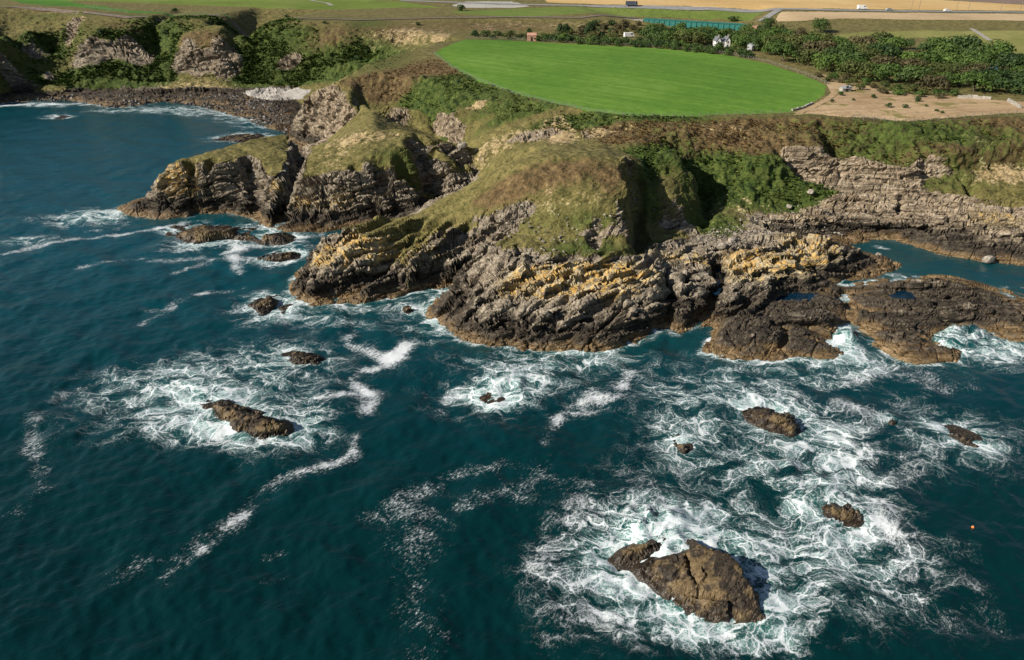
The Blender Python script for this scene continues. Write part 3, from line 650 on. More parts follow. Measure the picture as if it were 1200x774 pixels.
iv = np.arange(hx.size).reshape(hx.shape); hq = np.stack([iv[:-1, :-1], iv[:-1, 1:], iv[1:, 1:], iv[1:, :-1]], -1).reshape(-1, 4)
link('hinterland', mesh_np('hinterland', np.stack([hx, hy, hz], -1).reshape(-1, 3), hq, True), m, kind='structure')

# ------------------------------------------------------------------ rocks standing off the shore (outline at the waterline, survey of the top)
SKERRY = []
def SK(*a, **k): SKERRY.append((a, k))
SK([(742,666),(763,651),(799,643),(800,634,1),(813,625,1.6),(832,640,2.6),(857,648,3.1),(874,670,3.1),(887,690,2.4),(890,706,1.4),(912,731),(885,731),(846,729),(818,724),(802,715),(788,704),(777,693),(760,682)],
  [[(765,663,.9),(790,655,1.4),(812,645,2.1),(832,650,2.6),(850,660,3.1)],[(785,675,1.3),(810,670,1.9),(840,672,2.6),(868,682,2.8)],[(800,695,1.1),(830,698,1.7),(860,700,1.9),(882,705,1.4)],[(830,715,1.0),(860,716,1.0),(890,722,.8),(902,727,.6)]],
  'large brown sea rock casting a blue shadow, nearest the camera', 401, amp=.6, cracks=[([(806,645,2.4),(810,665,2.4),(818,676,2.6)],.8,.3),([(805,690,1.8),(835,690,2.6),(865,698,2.6)],.6,.35),([(858,702,2.4),(862,725,1)],.8,.3)])
SK([(719,651),(735,640),(752,631),(766,626),(782,629),(777,643),(746,658),(728,656)], [[(735,645,.9),(755,637,1.4),(772,633,1.2)]], 'small brown rock beside the largest rock, across a white channel', 402)
SK([(227,467),(251,470),(275,473),(299,483),(334,494),(337,504),(305,515),(278,504),(257,488)], [[(250,474,1.2),(275,480,1.8),(300,488,2.2),(325,496,1.9)],[(280,492,1.4),(305,502,1.3)]], 'long brown wedge-shaped rock in the round foam patch on the left', 403)
SK([(330,416),(345,412),(365,414),(380,422),(370,428),(345,426)], [[(343,418,.6),(368,420,.8)]], 'flat brown rock just behind the wedge-shaped rock', 404)
SK([(872,483),(893,479),(932,487),(939,500),(924,510),(905,506),(882,493)], [[(890,485,1.3),(915,489,1.7),(930,495,1.4)],[(905,498,.9)]], 'humped golden-brown rock off the low platform, ringed by foam', 405)
SK([(784,510),(797,508),(811,521),(809,529),(797,521)], [[(793,513,.8),(804,522,.8)]], 'small brown rock left of the humped golden-brown rock', 406)
SK([(947,594),(974,585),(990,589),(1008,596),(1016,604),(1004,615),(985,612),(970,606)], [[(960,595,.7),(985,598,.8),(1003,604,.6)]], 'dark reddish rock barely clear of the foam, behind the largest rock', 407)
SK([(1102,500),(1123,499),(1146,510),(1165,522),(1154,525),(1127,514)], [[(1115,503,.8),(1135,510,1.1),(1152,519,.8)]], 'ragged dark brown rock nearest the right edge of the picture', 408)
SK([(1041,489),(1048,489),(1049,494),(1042,494)], [[(1045,491,.5)]], 'tiny lone brown rock left of the ragged dark rock', 409)
SK([(205,275),(210,266),(236,264),(275,267),(316,267),(342,280),(334,285),(309,285),(285,277),(265,280),(234,285)], [[(215,272,1.4),(240,273,2.2),(270,271,1.6),(300,274,1.6),(328,279,1.2)]], 'long low brown reef in front of the left stack', 410, amp=.9)
SK([(305,302),(327,294),(350,298),(345,304),(309,307)], [[(315,301,.8),(338,299,.9)]], 'flat brown rock between the long reef and the lichen-covered head', 411)
SK([(293,357),(308,347),(324,347),(327,350),(318,360),(308,369)], [[(303,355,.9),(316,350,1)]], 'brown rock with surf round it left of the lichen-covered head', 412)
SK([(329,360),(342,356),(345,361),(332,367)], [[(336,361,.6)]], 'small dark rock tight against the foot of the lichen-covered head', 413)
SK([(473,360),(487,358),(489,365),(476,367)], [[(480,361,.6)]], 'small dark rock in the surf at the mouth of the cove', 414)
SK([(556,466),(570,460),(588,463),(592,470),(575,474)], [[(565,466,-.1),(582,467,-.05)]], 'dark rock just breaking through the round foam patch off the headland', 417, amp=.5)
SK([(54,137.5),(68,134.5),(82,136.5),(72,139)], [[(64,136.5,.7),(74,136.5,.7)]], 'lone dark rock breaking surf inside the far bay', 415, amp=.6)
SK([(252,164),(268,158),(300,157),(312,161),(285,166)], [[(270,161,.9),(295,160,1)]], 'low dark rocks behind the grassy top of the left stack', 416, amp=.8)
# ------------------------------------------------------------------ sea
def rock_outline(L): return [at(px_, py_, 0) for px_, py_ in L]
SR, SCN = 560, 520
ys_ = 30*(470/30)**np.linspace(0, 1, SR); us = np.linspace(-1, 1, SCN)
SX = us[None, :]*(.76*ys_[:, None]+24); SY = np.repeat(ys_[:, None], SCN, 1)
SX = SX+np.where(np.abs(us) < .999, .1, 0)*vnoise(SX*3, SY*3, SX*0, 2)
def swell(X, Y):
    w = .34*np.sin((X*.55+Y*.83)*.34+fbm(X*.03, Y*.03, X*0, 2, 3)*3)+.2*np.sin((X*.9-Y*.35)*.55+fbm(X*.05, Y*.05, X*0, 2, 4)*3)
    return w*.45+.28*fbm(X*.22, Y*.22, X*0, 3, 6)+.1*fbm(X*.9, Y*.9, X*0, 2, 7)
FOAM = [(250,470,150,52,.5),(180,455,75,30,.5),(300,505,85,20,.5),(300,425,100,24,.35),(230,500,70,20,.35),(360,490,30,20,.3),
 (590,452,72,34,.75),(600,450,34,16,.8),(570,470,48,22,.5),(640,440,40,25,.25),
 (762,612,52,30,.95),(740,650,60,50,.45),(810,690,150,60,.38),(690,670,70,60,.32),(790,735,110,30,.35),
 (890,560,120,50,.5),(880,470,110,40,.42),(955,505,45,34,.6),(985,550,55,50,.5),(870,625,120,36,.35),(960,690,140,60,.42),(1045,670,60,60,.25),(1125,505,75,32,.5),(1130,540,60,25,.3),(800,500,60,40,.4),(825,455,70,25,.3),
 (1000,640,90,40,.3),(890,740,100,30,.3),(960,435,110,14,.5),(1145,402,55,18,1.2),(990,400,14,24,1.8),(1010,425,70,12,.5),(1180,425,40,22,.45),(700,430,60,14,.3),(640,420,120,9,.5),(500,383,34,16,.6),
 (450,355,70,11,.55),(330,366,60,18,.55),(300,360,40,14,.4),(405,378,60,16,.35),(95,256,55,9,.8),(125,251,30,9,.8),(35,282,42,9,.8),(225,288,50,9,.5),(240,300,60,14,.25),(290,282,30,9,.4),(360,287,30,9,.4),(320,310,30,7,.4),
 (600,395,400,30,.1),(900,500,330,150,.1),(260,480,260,120,.07),
 (40,123,90,3,.8),(150,130,60,3.4,.7),(210,127,50,4,.6),(250,134,50,5,.7),(290,142,40,5,.7),(300,150,30,4,.5),(67,137,18,2.4,.9),(270,162,40,4,.5),(1045,325,35,4,.7),(1030,290,14,3,.7),(1110,300,30,3,.4),(1175,340,35,4,.5)]
STREAK = [([(400,535),(375,546),(330,560),(300,578),(270,600),(240,620)],7,.4),([(300,580),(270,610),(235,638),(190,658),(140,672)],9,.24),([(240,640),(215,665),(190,690)],5,.22),([(330,650),(310,660)],5,.25),([(340,680),(300,692)],4,.18),
 ([(640,545),(580,545),(530,555),(490,578),(450,597),(445,605)],9,.27),([(650,570),(600,580),(540,595),(495,610),(500,650),(492,690),(505,730),(500,780)],14,.26),([(480,610),(460,640)],12,.14),
 ([(412,395),(430,412),(450,420),(468,408),(470,402)],4.5,.5),([(470,405),(455,430),(428,436),(412,448),(432,462),(442,478)],5.5,.55),([(445,468),(405,464),(370,472)],4.5,.5),([(412,510),(400,530),(380,545)],3,.3),
 ([(40,480),(30,510),(48,548),(60,570),(20,600)],7,.3),([(60,470),(100,455)],4,.22),([(640,520),(670,490),(690,470),(720,462),(740,440)],5,.36),([(690,462),(725,450)],8,.35),
 ([(0,300),(40,292),(90,283),(140,275),(180,268),(215,262)],3,.5),([(95,272),(130,270),(150,262)],3,.35),([(90,312),(140,305),(190,303),(230,306)],3,.35),([(205,318),(240,310),(265,300),(280,296)],3,.45),([(265,278),(278,290),(272,305),(278,318)],4.5,.6),
 ([(170,380),(190,365),(200,358)],4,.35),([(170,360),(210,352),(245,345)],4,.25),([(215,345),(280,340)],4,.28),([(55,322),(75,325)],6,.2),([(205,250),(245,246),(275,249),(300,256)],3,.6),([(375,275),(350,281)],3,.6),
 ([(835,400),(850,392),(862,388)],1.6,1.0),([(1100,440),(1050,435),(1000,445)],6,.3),([(1000,480),(1060,470),(1100,450)],6,.25),([(1060,440),(1100,455),(1150,450)],6,.25),([(560,440),(530,455),(520,480),(545,498)],4,.3),
 ([(1040,600),(1060,640),(1080,690),(1120,720)],9,.25),([(1060,540),(1080,560)],7,.2),([(1130,640),(1150,690),(1170,730)],10,.16),([(0,345),(60,350)],4,.1),([(655,500),(700,480)],5,.25),([(740,560),(700,580),(660,620),(640,680),(660,740)],14,.28),
 ([(985,470),(1000,520),(1030,570),(1060,620)],14,.3),([(130,92+30),(60,122),(0,124)],1.6,.7),([(0,120),(-90,123)],2,.7)]
def foam_density(X, Y):
    A = np.zeros(X.shape); B = np.zeros(X.shape)
    wx_ = X+1.6*fbm(X*.12, Y*.12, X*0, 3, 71); wy_ = Y+1.6*fbm(X*.12+9, Y*.12, X*0, 3, 72)
    for (px_, py_, rx, ry, s) in FOAM:
        cx, cy, _ = at(px_, py_); y2 = at(px_, py_-ry)[1]; y1 = at(px_, py_+ry)[1]
        wx = rx*math.sqrt(cx*cx+cy*cy+CAMH**2)/FOC
        e = ((wx_-cx)/wx)**2+((wy_-cy)/((y2-y1)/2))**2; mk = e < 4
        A[mk] += s*np.exp(-e[mk]*1.1)
    for L, w, s in STREAK:
        W = [at(*q) for q in L]; Wd = W[len(W)//2]; wm = w*math.sqrt(Wd[0]**2+Wd[1]**2+CAMH**2)/FOC*2.1
        xs = [q[0] for q in W]; yq = [q[1] for q in W]
        mk = (X > min(xs)-4*wm-3) & (X < max(xs)+4*wm+3) & (Y > min(yq)-4*wm-3) & (Y < max(yq)+4*wm+3)
        dd = dist_seg(wx_[mk], wy_[mk], W); B[mk] += s*np.exp(-(dd/wm)**2)*np.clip(1.0+.55*fbm(X[mk]*.3, Y[mk]*.3, X[mk]*0, 3, 29), .25, 2)
    # wash along every exposed rock edge
    ex = sstep(-1.5, .1, hgt(X, Y))*(.4+.6*sstep(-.3, .3, vnoise(X*.12, Y*.12, X*0, 19))); A += ex*1.1*(SY_ < 160)*~in_poly(X, Y, inlet_poly)+ex*.3*(SY_ >= 160)
    for a_, k_ in SKERRY:
        W = [at(q[0], q[1]) for q in a_[0]]; W.append(W[0]); xs = [q[0] for q in W]; yq = [q[1] for q in W]; r_ = min(3.4, 1.0+.16*(max(xs)-min(xs)))
        mk = (X > min(xs)-9) & (X < max(xs)+9) & (Y > min(yq)-9) & (Y < max(yq)+9)
        dd = np.where(in_poly(wx_[mk], wy_[mk], W), 0, dist_seg(wx_[mk], wy_[mk], W)); A[mk] += (1.15 if max(yq) < 230 else .7)*np.exp(-(dd/r_)**1.5)*(.5+.5*sstep(-.5, .4, vnoise(X[mk]*.2, Y[mk]*.2, X[mk]*0, 23)))
    return A, B
SY_ = SY
foam, scum = foam_density(SX, SY); foam = 1.1*(1-np.exp(-foam*.72))
SZ = swell(SX, SY)*(1-.6*sstep(150, 380, SY))
inl_m = in_poly(SX, SY, inlet_poly); SZ = np.where(inl_m | (hgt(SX, SY) > -1.6), SZ*.35, SZ)
SZ += np.clip(foam, 0, 1)*.22*fbm(SX*.5, SY*.5, SX*0, 3, 13)
# surge climbing the gaps
for (px_, py_, r_, h_) in ((992,393,2.4,1.7),(1128,391,3.0,1.4),(1150,396,2.5,.9),(1120,400,3.5,.8),(775,392,2.0,.6),(600,448,4.5,.7),(762,612,4.5,.9),(280,500,3,.5),(215,448,4,.5),(945,560,5,.6)):
    q = at(px_, py_); SZ += h_*np.exp(-(((SX-q[0])**2+(SY-q[1])**2)/r_**2))*(1+.7*fbm(SX*.7, SY*.7, SX*0, 3, 41))
V = np.stack([SX, SY, SZ], -1).reshape(-1, 3); iv = np.arange(SR*SCN).reshape(SR, SCN)
F = np.stack([iv[:-1, :-1], iv[:-1, 1:], iv[1:, 1:], iv[1:, :-1]], -1).reshape(-1, 4)
lv = len(V); BV = np.array([(-6000, -4000, -.7), (6000, -4000, -.7), (6000, 900, -.7), (-6000, 900, -.7)], float)
V = np.vstack([V, BV]); F = np.vstack([F, [[lv, lv+1, lv+2, lv+3]]])
sea = mesh_np('sea', V, F, True)
setattr_f(sea, 'foam', np.concatenate([foam.ravel(), np.zeros(4)]))
setattr_f(sea, 'scum', np.concatenate([scum.ravel(), np.zeros(4)]))
depth_ = np.concatenate([(sstep(-5.0, 0.0, hgt(SX, SY))*(SY < 450)).ravel(), np.zeros(4)]); setattr_f(sea, 'shallow', depth_)
m, n, b = mat('sea_water'); p = n.pos(); fo_ = n.attr('foam'); sh_ = n.attr('shallow')
p2 = n.vmul(p, (1, 1, 0))
w1 = n.vmul(n.vadd(n.noise(p2, .11, 2, .5, out='Color'), (-.5, -.5, -.5)), (9, 9, 0))
w2 = n.vmul(n.vadd(n.noise(p2, .6, 3, .6, out='Color'), (-.5, -.5, -.5)), (1.9, 1.9, 0))
warp = n.vadd(n.vadd(p2, w1), w2)
lace = n.voro(warp, .36, 'DISTANCE_TO_EDGE'); lace2 = n.voro(n.vadd(warp, n.vmul(n.noise(p2, 2.2, 2, .6, out='Color'), (.7, .7, 0))), 1.1, 'DISTANCE_TO_EDGE')
patch = n.noise(n.vmul(warp, (.6, 1, 1)), .3, 6, .7); grain = n.noise(p2, 4.0, 4, .8)
gap = n.ss(patch, .36, .62)                                   # where foam has drifted together or opened up
sc_ = n.attr('scum'); D = n.mul(n.add(fo_, n.mul(sc_, .45)), n.add(.3, n.mul(gap, .9)))
wid = n.mul(D, n.add(.2, n.mul(grain, 1.4)))
t1 = n.ss(n.math('SUBTRACT', lace, n.mul(wid, .085)), .03, -.02)
t2 = n.ss(n.math('SUBTRACT', lace2, n.mul(wid, .12)), .05, -.03)
fil = n.math('MAXIMUM', n.mul(t1, .9), n.mul(t2, .65))
fil = n.mul(fil, n.ss(D, .08, .5))
fil = n.mul(fil, n.ss(n.add(grain, n.mul(D, .3)), .38, .68))
dense = n.mul(n.ss(n.add(n.add(n.mul(patch, .7), n.mul(grain, .3)), n.mul(D, .42)), .80, 1.02), n.ss(grain, .3, .62, .55, 1))
soft = n.mul(n.mul(n.ss(D, .15, .9), n.ss(grain, .36, .64, .06, .7)), n.ss(patch, .33, .58, .4, 1))
speck = n.ss(n.add(n.add(n.mul(n.noise(n.vmul(n.rot(p2, (0, 0, math.radians(-50))), (.55, 1.15, 1)), 2.4, 5, .85), .75), n.mul(patch, .25)), n.mul(sc_, .3)), .585, .75)
soft = n.math('MAXIMUM', soft, n.mul(n.mul(speck, n.ss(n.mul(sc_, n.ss(patch, .35, .6, .3, 1.3)), .04, .3)), .8))
fm = n.math('MINIMUM', n.math('MAXIMUM', n.math('MAXIMUM', fil, soft), dense), 1.0)
deep_sheen = n.mix(n.ss(n.sep(p, 1), 55, 200), (.0008, .0195, .021), (.0018, .048, .064))  # deep-water tone plus view-angle sheen put into the colour, paler and bluer farther off
deep_sheen = n.mix(n.mul(sh_, .3), deep_sheen, (.01, .06, .055))
aer = n.ss(n.mul(fo_, n.ss(patch, .3, .7, .4, 1.3)), .16, .95, 0, .75)
wc = n.mix(aer, deep_sheen, (.04, .25, .215))
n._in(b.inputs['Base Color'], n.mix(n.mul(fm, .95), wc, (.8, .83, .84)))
n._in(b.inputs['Roughness'], n.ss(fm, 0, .6, .12, .9)); b.inputs['IOR'].default_value = 1.333
n._in(b.inputs['Specular IOR Level'], n.ss(fm, 0, .5, .36, .15))
wv = n.vmul(n.rot(p2, (0, 0, math.radians(-28))), (.45, 1, 1))
hh = n.add(n.mul(n.noise(wv, .55, 5, .62, .4), 1.0), n.mul(n.noise(wv, 2.4, 3, .62), .22))
n._in(b.inputs['Normal'], n.bump(hh, .5, .45))
link('sea', sea, m, kind='structure')
print('sea', round(time.time()-T0, 1))
#__SEAEND__
# ------------------------------------------------------------------ rocks standing in the sea
def rock_material():
    m, n, b = mat('sea_rock'); p = n.pos()
    q = n.vmul(n.rot(p, BED), (0.3, 1.3, 1.3)); streak = n.noise(q, .9, 5, .65); fine = n.noise(p, 2.4, 5, .72)
    f = n.add(n.mul(streak, .5), n.mul(fine, .5))
    br = n.ramp(f, [(.34, (.03, .02, .012)), (.43, (.1, .068, .032)), (.55, (.17, .12, .058)), (.68, (.26, .19, .1))])
    bk = n.ramp(f, [(.36, (.012, .01, .008)), (.52, (.04, .03, .02)), (.68, (.13, .09, .055))])
    z = n.add(n.sep(p, 2), n.mul(n.add(n.noise(p, .35, 3), -.5), 3.0))
    c = n.mix(n.ss(n.noise(p, .26, 4, .6), .47, .56), br, bk); c = n.mix(n.ss(z, 1.1, .3), c, bk)
    n._in(b.inputs['Base Color'], c); n._in(b.inputs['Roughness'], n.ss(n.sep(p, 2), .2, 2.0, .3, .8)); b.inputs['Specular IOR Level'].default_value = .3
    cr = n.voro(n.vadd(q, n.vmul(n.noise(p, .8, 2, out='Color'), (.8, .8, .8))), .7, 'DISTANCE_TO_EDGE')
    n._in(b.inputs['Normal'], n.bump(n.add(n.add(n.mul(n.noise(q, 1.1, 4, .65), 1.0), n.ss(cr, 0, .05, 0, .2)), n.mul(n.noise(p, 3, 4, .7), .35)), .8, .3)); return m
SEAROCK = rock_material()
def sea_rock(outline, tops, label, seed, res=None, amp=1.0, group='rocks awash off the headland', cracks=()):
    """outline at the waterline, tops = survey points on the rock"""
    big_ = len(outline) > 12; mpx, mpy = np.mean([q[0] for q in outline]), np.mean([q[1] for q in outline]); gk = 1.0 if big_ else 1.16
    outline = [(mpx+(q[0]-mpx)*gk, mpy+(q[1]-mpy)*gk, *q[2:]) for q in outline]; tops = [[(a, b_, c_+(0 if big_ else .4)) for a, b_, c_ in L] for L in tops]
    O = [at(a, b_, 0 if len(q) == 0 else q[0]) for a, b_, *q in outline]
    cxy = np.mean([(o[0], o[1]) for o in O], axis=0); pts_ = densify(O+[O[0]], 1.0)
    for o in O+[O[0]]: pass
    for o in densify([(o[0], o[1], 0.0) for o in O]+[(O[0][0], O[0][1], 0.0)], 1.2):
        v_ = np.array(o[:2])-cxy; l_ = np.linalg.norm(v_)+1e-6
        pts_.append((*(cxy+v_*(1+.7/l_)), -.6)); pts_.append((*(cxy+v_*(1+2.2/l_)), -1.6))
    for L in tops: pts_ += densify([at(*q) for q in L], 1.0)
    kk_ = {}
    for q in pts_: kk_.setdefault((round(q[0]/.2), round(q[1]/.2)), q)
    A_ = np.array(list(kk_.values()))
    v2, _, f2_, o2, _, _ = delaunay_2d_cdt([Vector((q[0], q[1])) for q in A_], [], [], 0, 1e-5)
    V2 = np.array([(q[0], q[1]) for q in v2]); Z2 = np.array([A_[q[0]][2] if q else 0 for q in o2])
    mn = V2.min(0); mx = V2.max(0); span = max(mx-mn); r_ = res or max(.1, min(.22, span/70))
    nx_, ny_ = int((mx[0]-mn[0])/r_)+1, int((mx[1]-mn[1])/r_)+1
    gx_, gy_ = np.meshgrid(mn[0]+np.arange(nx_)*r_, mn[1]+np.arange(ny_)*r_); Z_ = np.full(gx_.shape, -1.6)
    for f in f2_:
        a, b_, c_ = V2[f[0]], V2[f[1]], V2[f[2]]
        det = (b_[1]-c_[1])*(a[0]-c_[0])+(c_[0]-b_[0])*(a[1]-c_[1])
        if abs(det) < 1e-9: continue
        w0 = ((b_[1]-c_[1])*(gx_-c_[0])+(c_[0]-b_[0])*(gy_-c_[1]))/det; w1 = ((c_[1]-a[1])*(gx_-c_[0])+(a[0]-c_[0])*(gy_-c_[1]))/det; w2 = 1-w0-w1
        mk = (w0 >= -1e-6) & (w1 >= -1e-6) & (w2 >= -1e-6); Z_[mk] = (w0*Z2[f[0]]+w1*Z2[f[1]]+w2*Z2[f[2]])[mk]
    Z_ = blur(Z_, .35/r_)
    for L, dep, w in cracks:
        dd = dist_seg(gx_, gy_, [at(*q) for q in L]); Z_ -= dep*np.exp(-(dd/w)**2)*(Z_ > 0)
    n_ = grid_normals(gx_, gy_, Z_); up = sstep(-.5, .4, Z_)
    bx_ = gx_*ca-gy_*sa; by_ = (gx_*sa+gy_*ca)*.9-Z_*.45; bz_ = Z_*.9+(gx_*sa+gy_*ca)*.45
    f1_, f2__, c_ = voronoi(bx_*.2, by_*.45, bz_*.6, seed); g1_, g2_, d_ = voronoi(bx_*.6+5, by_*1.1, bz_*1.2, seed+9)
    tq = bz_*.9+by_*.35+fbm(bx_*.2, by_*.3, bz_*.3, 2, seed+3); sw = tq-np.floor(tq)
    dsp = up*amp*((c_-.5)*.75-sstep(.09, 0, np.abs(vnoise(bx_*.2, by_*.5, bz_*.5, seed+7)))*.4+(d_-.5)*.16-sstep(.1, 0, np.abs(vnoise(bx_*.5, by_*.9, bz_*.8, seed+8)))*.2+(sw-.5)*.3+.12*fbm(gx_*1.5, gy_*1.5, Z_*1.5, 3, seed+2))
    px_, py_, pz_ = gx_+n_[0]*dsp, gy_+n_[1]*dsp, Z_+n_[2]*dsp
    iv_ = np.arange(gx_.size).reshape(gx_.shape); q_ = np.stack([iv_[:-1, :-1], iv_[:-1, 1:], iv_[1:, 1:], iv_[1:, :-1]], -1)
    kp = np.maximum.reduce([pz_[:-1, :-1], pz_[1:, :-1], pz_[:-1, 1:], pz_[1:, 1:]]) > -1.1
    F_ = q_[kp]; ui_, inv_ = np.unique(F_, return_inverse=True)
    Vv = np.stack([px_, py_, pz_], -1).reshape(-1, 3)[ui_]; base = np.array([cxy[0], cxy[1], 0])
    link('sea_rock', mesh_np('sea_rock', Vv-base, inv_.reshape(-1, 4), False), SEAROCK, loc=tuple(base), label=label, cat='rock', group=group)
for a_, k_ in SKERRY: sea_rock(*a_, **k_)

# boulders lying on the shore under the right-hand cliffs and on the rock shelves
bm = bmesh.new(); bmesh.ops.create_icosphere(bm, subdivisions=2, radius=1)
BOULD = []
for sd in range(4):
    b2 = bm.copy()
    for v in b2.verts:
        c_ = np.array(v.co); k_ = 1+.35*float(vnoise(np.array([c_[0]*1.1+sd*9]), np.array([c_[1]*1.1]), np.array([c_[2]*1.1]), sd)[0])
        c_ = c_*k_; c_ = np.sign(c_)*np.abs(c_)**.8; v.co = c_*(1, .8, .62)
    me = bpy.data.meshes.new('boulder'); b2.to_mesh(me); b2.free(); BOULD.append(me)
bm.free()
m, n, b = mat('boulder_stone'); p = n.pos(); f = n.noise(p, 1.4, 5, .7)
n._in(b.inputs['Base Color'], n.ramp(f, [(.35, (.12, .1, .08)), (.5, (.28, .24, .19)), (.66, (.46, .42, .35))])); b.inputs['Roughness'].default_value = .9
n._in(b.inputs['Normal'], n.bump(n.noise(p, 3, 4, .7), .8, .15))
for me in BOULD: me.materials.append(m)
BL = [(1030,300,1.0,'brown boulder standing in the shallow inlet'),(950,226,1.0,'pale boulder at the foot of the green bank'),(1158,306,1.5,'rounded tan boulder at the edge of the inlet'),(542,172,1.7,'cracked grey block at the foot of the cliff behind the grassy stack'),
      (858,283,1.4,'dark rounded boulder at the head of the rock gully'),(925,243,.9,'pale boulder on the grass edge above the stony beach'),(846,290,1.2,'rounded boulder wedged left of the lichen-covered rib')]
for i, (px_, py_, r_, lb) in enumerate(BL):
    q = hit(px_, py_); o = link('boulder', BOULD[i % 4], None, loc=(q[0], q[1], max(q[2], 0)+r_*.2), label=lb, cat='boulder')
    o.scale = (r_, r_, r_); o.rotation_euler = (random.uniform(-.3, .3), random.uniform(-.3, .3), random.uniform(0, 6))
# loose stones: too many to count
def scatter_stones(name, poly, count, rmin, rmax, matl, seed, zmax=99, zmin=.2):
    rg = np.random.default_rng(seed); WPp = hitpoly(poly); xs = [q[0] for q in WPp]; yq = [q[1] for q in WPp]
    X_ = rg.uniform(min(xs), max(xs), count*4); Y_ = rg.uniform(min(yq), max(yq), count*4); mk = in_poly(X_, Y_, WPp); X_ = X_[mk][:count]; Y_ = Y_[mk][:count]
    Z_ = hgt(X_, Y_); ok = (Z_ > zmin) & (Z_ < zmax); X_, Y_, Z_ = X_[ok], Y_[ok], Z_[ok]
    base = np.array([(1,0,0),(-1,0,0),(0,1,0),(0,-1,0),(0,0,1),(0,0,-1)], float); tri = np.array([(0,2,4),(2,1,4),(1,3,4),(3,0,4),(2,0,5),(1,2,5),(3,1,5),(0,3,5)])
    n_ = len(X_); r_ = rmin*(rmax/rmin)**(rg.random(n_)**2.2); V_ = base[None]*r_[:, None, None]*rg.uniform(.55, 1.25, (n_, 6, 1)); V_ = V_+rg.normal(0, .16, V_.shape)*r_[:, None, None]; V_[:, :, 2] *= .7
    a_ = rg.uniform(0, 6.28, n_); c_, s_ = np.cos(a_)[:, None], np.sin(a_)[:, None]
    V_ = np.stack([V_[:, :, 0]*c_-V_[:, :, 1]*s_+X_[:, None], V_[:, :, 0]*s_+V_[:, :, 1]*c_+Y_[:, None], V_[:, :, 2]+Z_[:, None]+r_[:, None]*.15], -1)
    F_ = tri[None]+np.arange(n_)[:, None, None]*6
    return link(name, mesh_np(name, V_.reshape(-1, 3), F_.reshape(-1, 3)), matl, kind='stuff')
m2, n, b = mat('wet_boulders'); p = n.pos(); f = n.noise(p, .9, 5, .7)
n._in(b.inputs['Base Color'], n.ramp(f, [(.38, (.02, .017, .014)), (.52, (.06, .05, .04)), (.66, (.15, .12, .09))])); b.inputs['Roughness'].default_value = .55
o = scatter_stones('shore_boulders', [(-120,118),(0,112),(110,110),(180,113),(270,111),(330,120),(357,128),(356,152),(330,158),(300,148),(250,133),(190,123),(140,129),(60,121),(-120,126)], 5200, .25, 1.2, m2, 5, 2.4, -.4)
o['label'] = 'band of dark boulders along the shore of the far bay'; o['category'] = 'boulders'
o = scatter_stones('beach_stones', [(800,300),(830,270),(880,252),(930,243),(990,240),(1000,262),(930,280),(880,285),(850,295)], 1300, .12, .5, m, 6)
o['label'] = 'scatter of pale stones above the rock shelves'; o['category'] = 'stones'
o = scatter_stones('turf_stones', [(590,262),(570,250),(620,240),(680,262),(740,282),(770,292),(690,300),(600,296)], 260, .12, .5, m, 7)
o['label'] = 'pale stones poking out of the turf on the mound'; o['category'] = 'stones'

# rock pools
m, n, b = mat('pool_water'); p = n.pos(); b.inputs['Base Color'].default_value = (.003, .02, .04, 1); b.inputs['Roughness'].default_value = .04; b.inputs['IOR'].default_value = 1.33
n._in(b.inputs['Normal'], n.bump(n.noise(p, 3, 2), .15, .05))
for L, z_ in POOLS:
    W = [at(a, c_, z_) for a, c_ in L]; c0 = np.mean(W, axis=0); W = densify(W+[W[0]], .5)[:-1]; W = [tuple(c0+(np.array(q)-c0)*1.2+np.array([.3*math.sin(i*2.1), .3*math.cos(i*1.3), 0])) for i, q in enumerate(W)]
    me = bpy.data.meshes.new('rock_pool'); me.from_pydata(W, [], [list(range(len(W)))]); me.update(); link('rock_pool', me, m, kind='structure')

# ------------------------------------------------------------------ bracken, gorse and tussocks on the slopes
def gstuff(name, region, count, seed, smin, smax, mt, label, cat, wfun):
    rg = np.random.default_rng(seed); wp = hitpoly(region); xs = [q[0] for q in wp]; yq = [q[1] for q in wp]
    X_ = rg.uniform(min(xs), max(xs), count*6); Y_ = rg.uniform(min(yq), max(yq), count*6); mk = in_poly(X_, Y_, wp); X_, Y_ = X_[mk], Y_[mk]
    keep = rg.random(len(X_)) < wfun(X_, Y_); X_, Y_ = X_[keep][:count], Y_[keep][:count]; Z_ = hgt(X_, Y_); n_ = len(X_); K = 7
    s_ = rg.uniform(smin, smax, n_)
    # each clump: K leaf blades, triangles fanned out round a tilted stem
    a_ = rg.uniform(0, 6.28, (n_, K)); t_ = rg.uniform(.2, 1.0, (n_, K)); ln = s_[:, None]*rg.uniform(.6, 1.1, (n_, K)); w_ = ln*rg.uniform(.3, .5, (n_, K))
    dx, dy, dz = np.cos(a_)*t_, np.sin(a_)*t_, np.sqrt(np.maximum(.05, 1.05-t_*t_))*.8
    b0 = np.stack([X_[:, None]+dx*ln*.15, Y_[:, None]+dy*ln*.15, np.repeat(Z_[:, None]-.1, K, 1)], -1)
    sx, sy = -np.sin(a_)*w_, np.cos(a_)*w_; mid = b0+np.stack([dx, dy, dz], -1)*ln[..., None]*.6; tip = b0+np.stack([dx*1.25, dy*1.25, dz*.95], -1)*ln[..., None]
    V_ = np.stack([b0, mid+np.stack([sx, sy, 0*sx], -1), tip, mid-np.stack([sx, sy, 0*sx], -1)], 2).reshape(-1, 3)
    F_ = np.arange(n_*K*4).reshape(-1, 4)
    o = link(name, mesh_np(name, V_, F_), mt, kind='stuff'); o['label'] = label; o['category'] = cat; return o
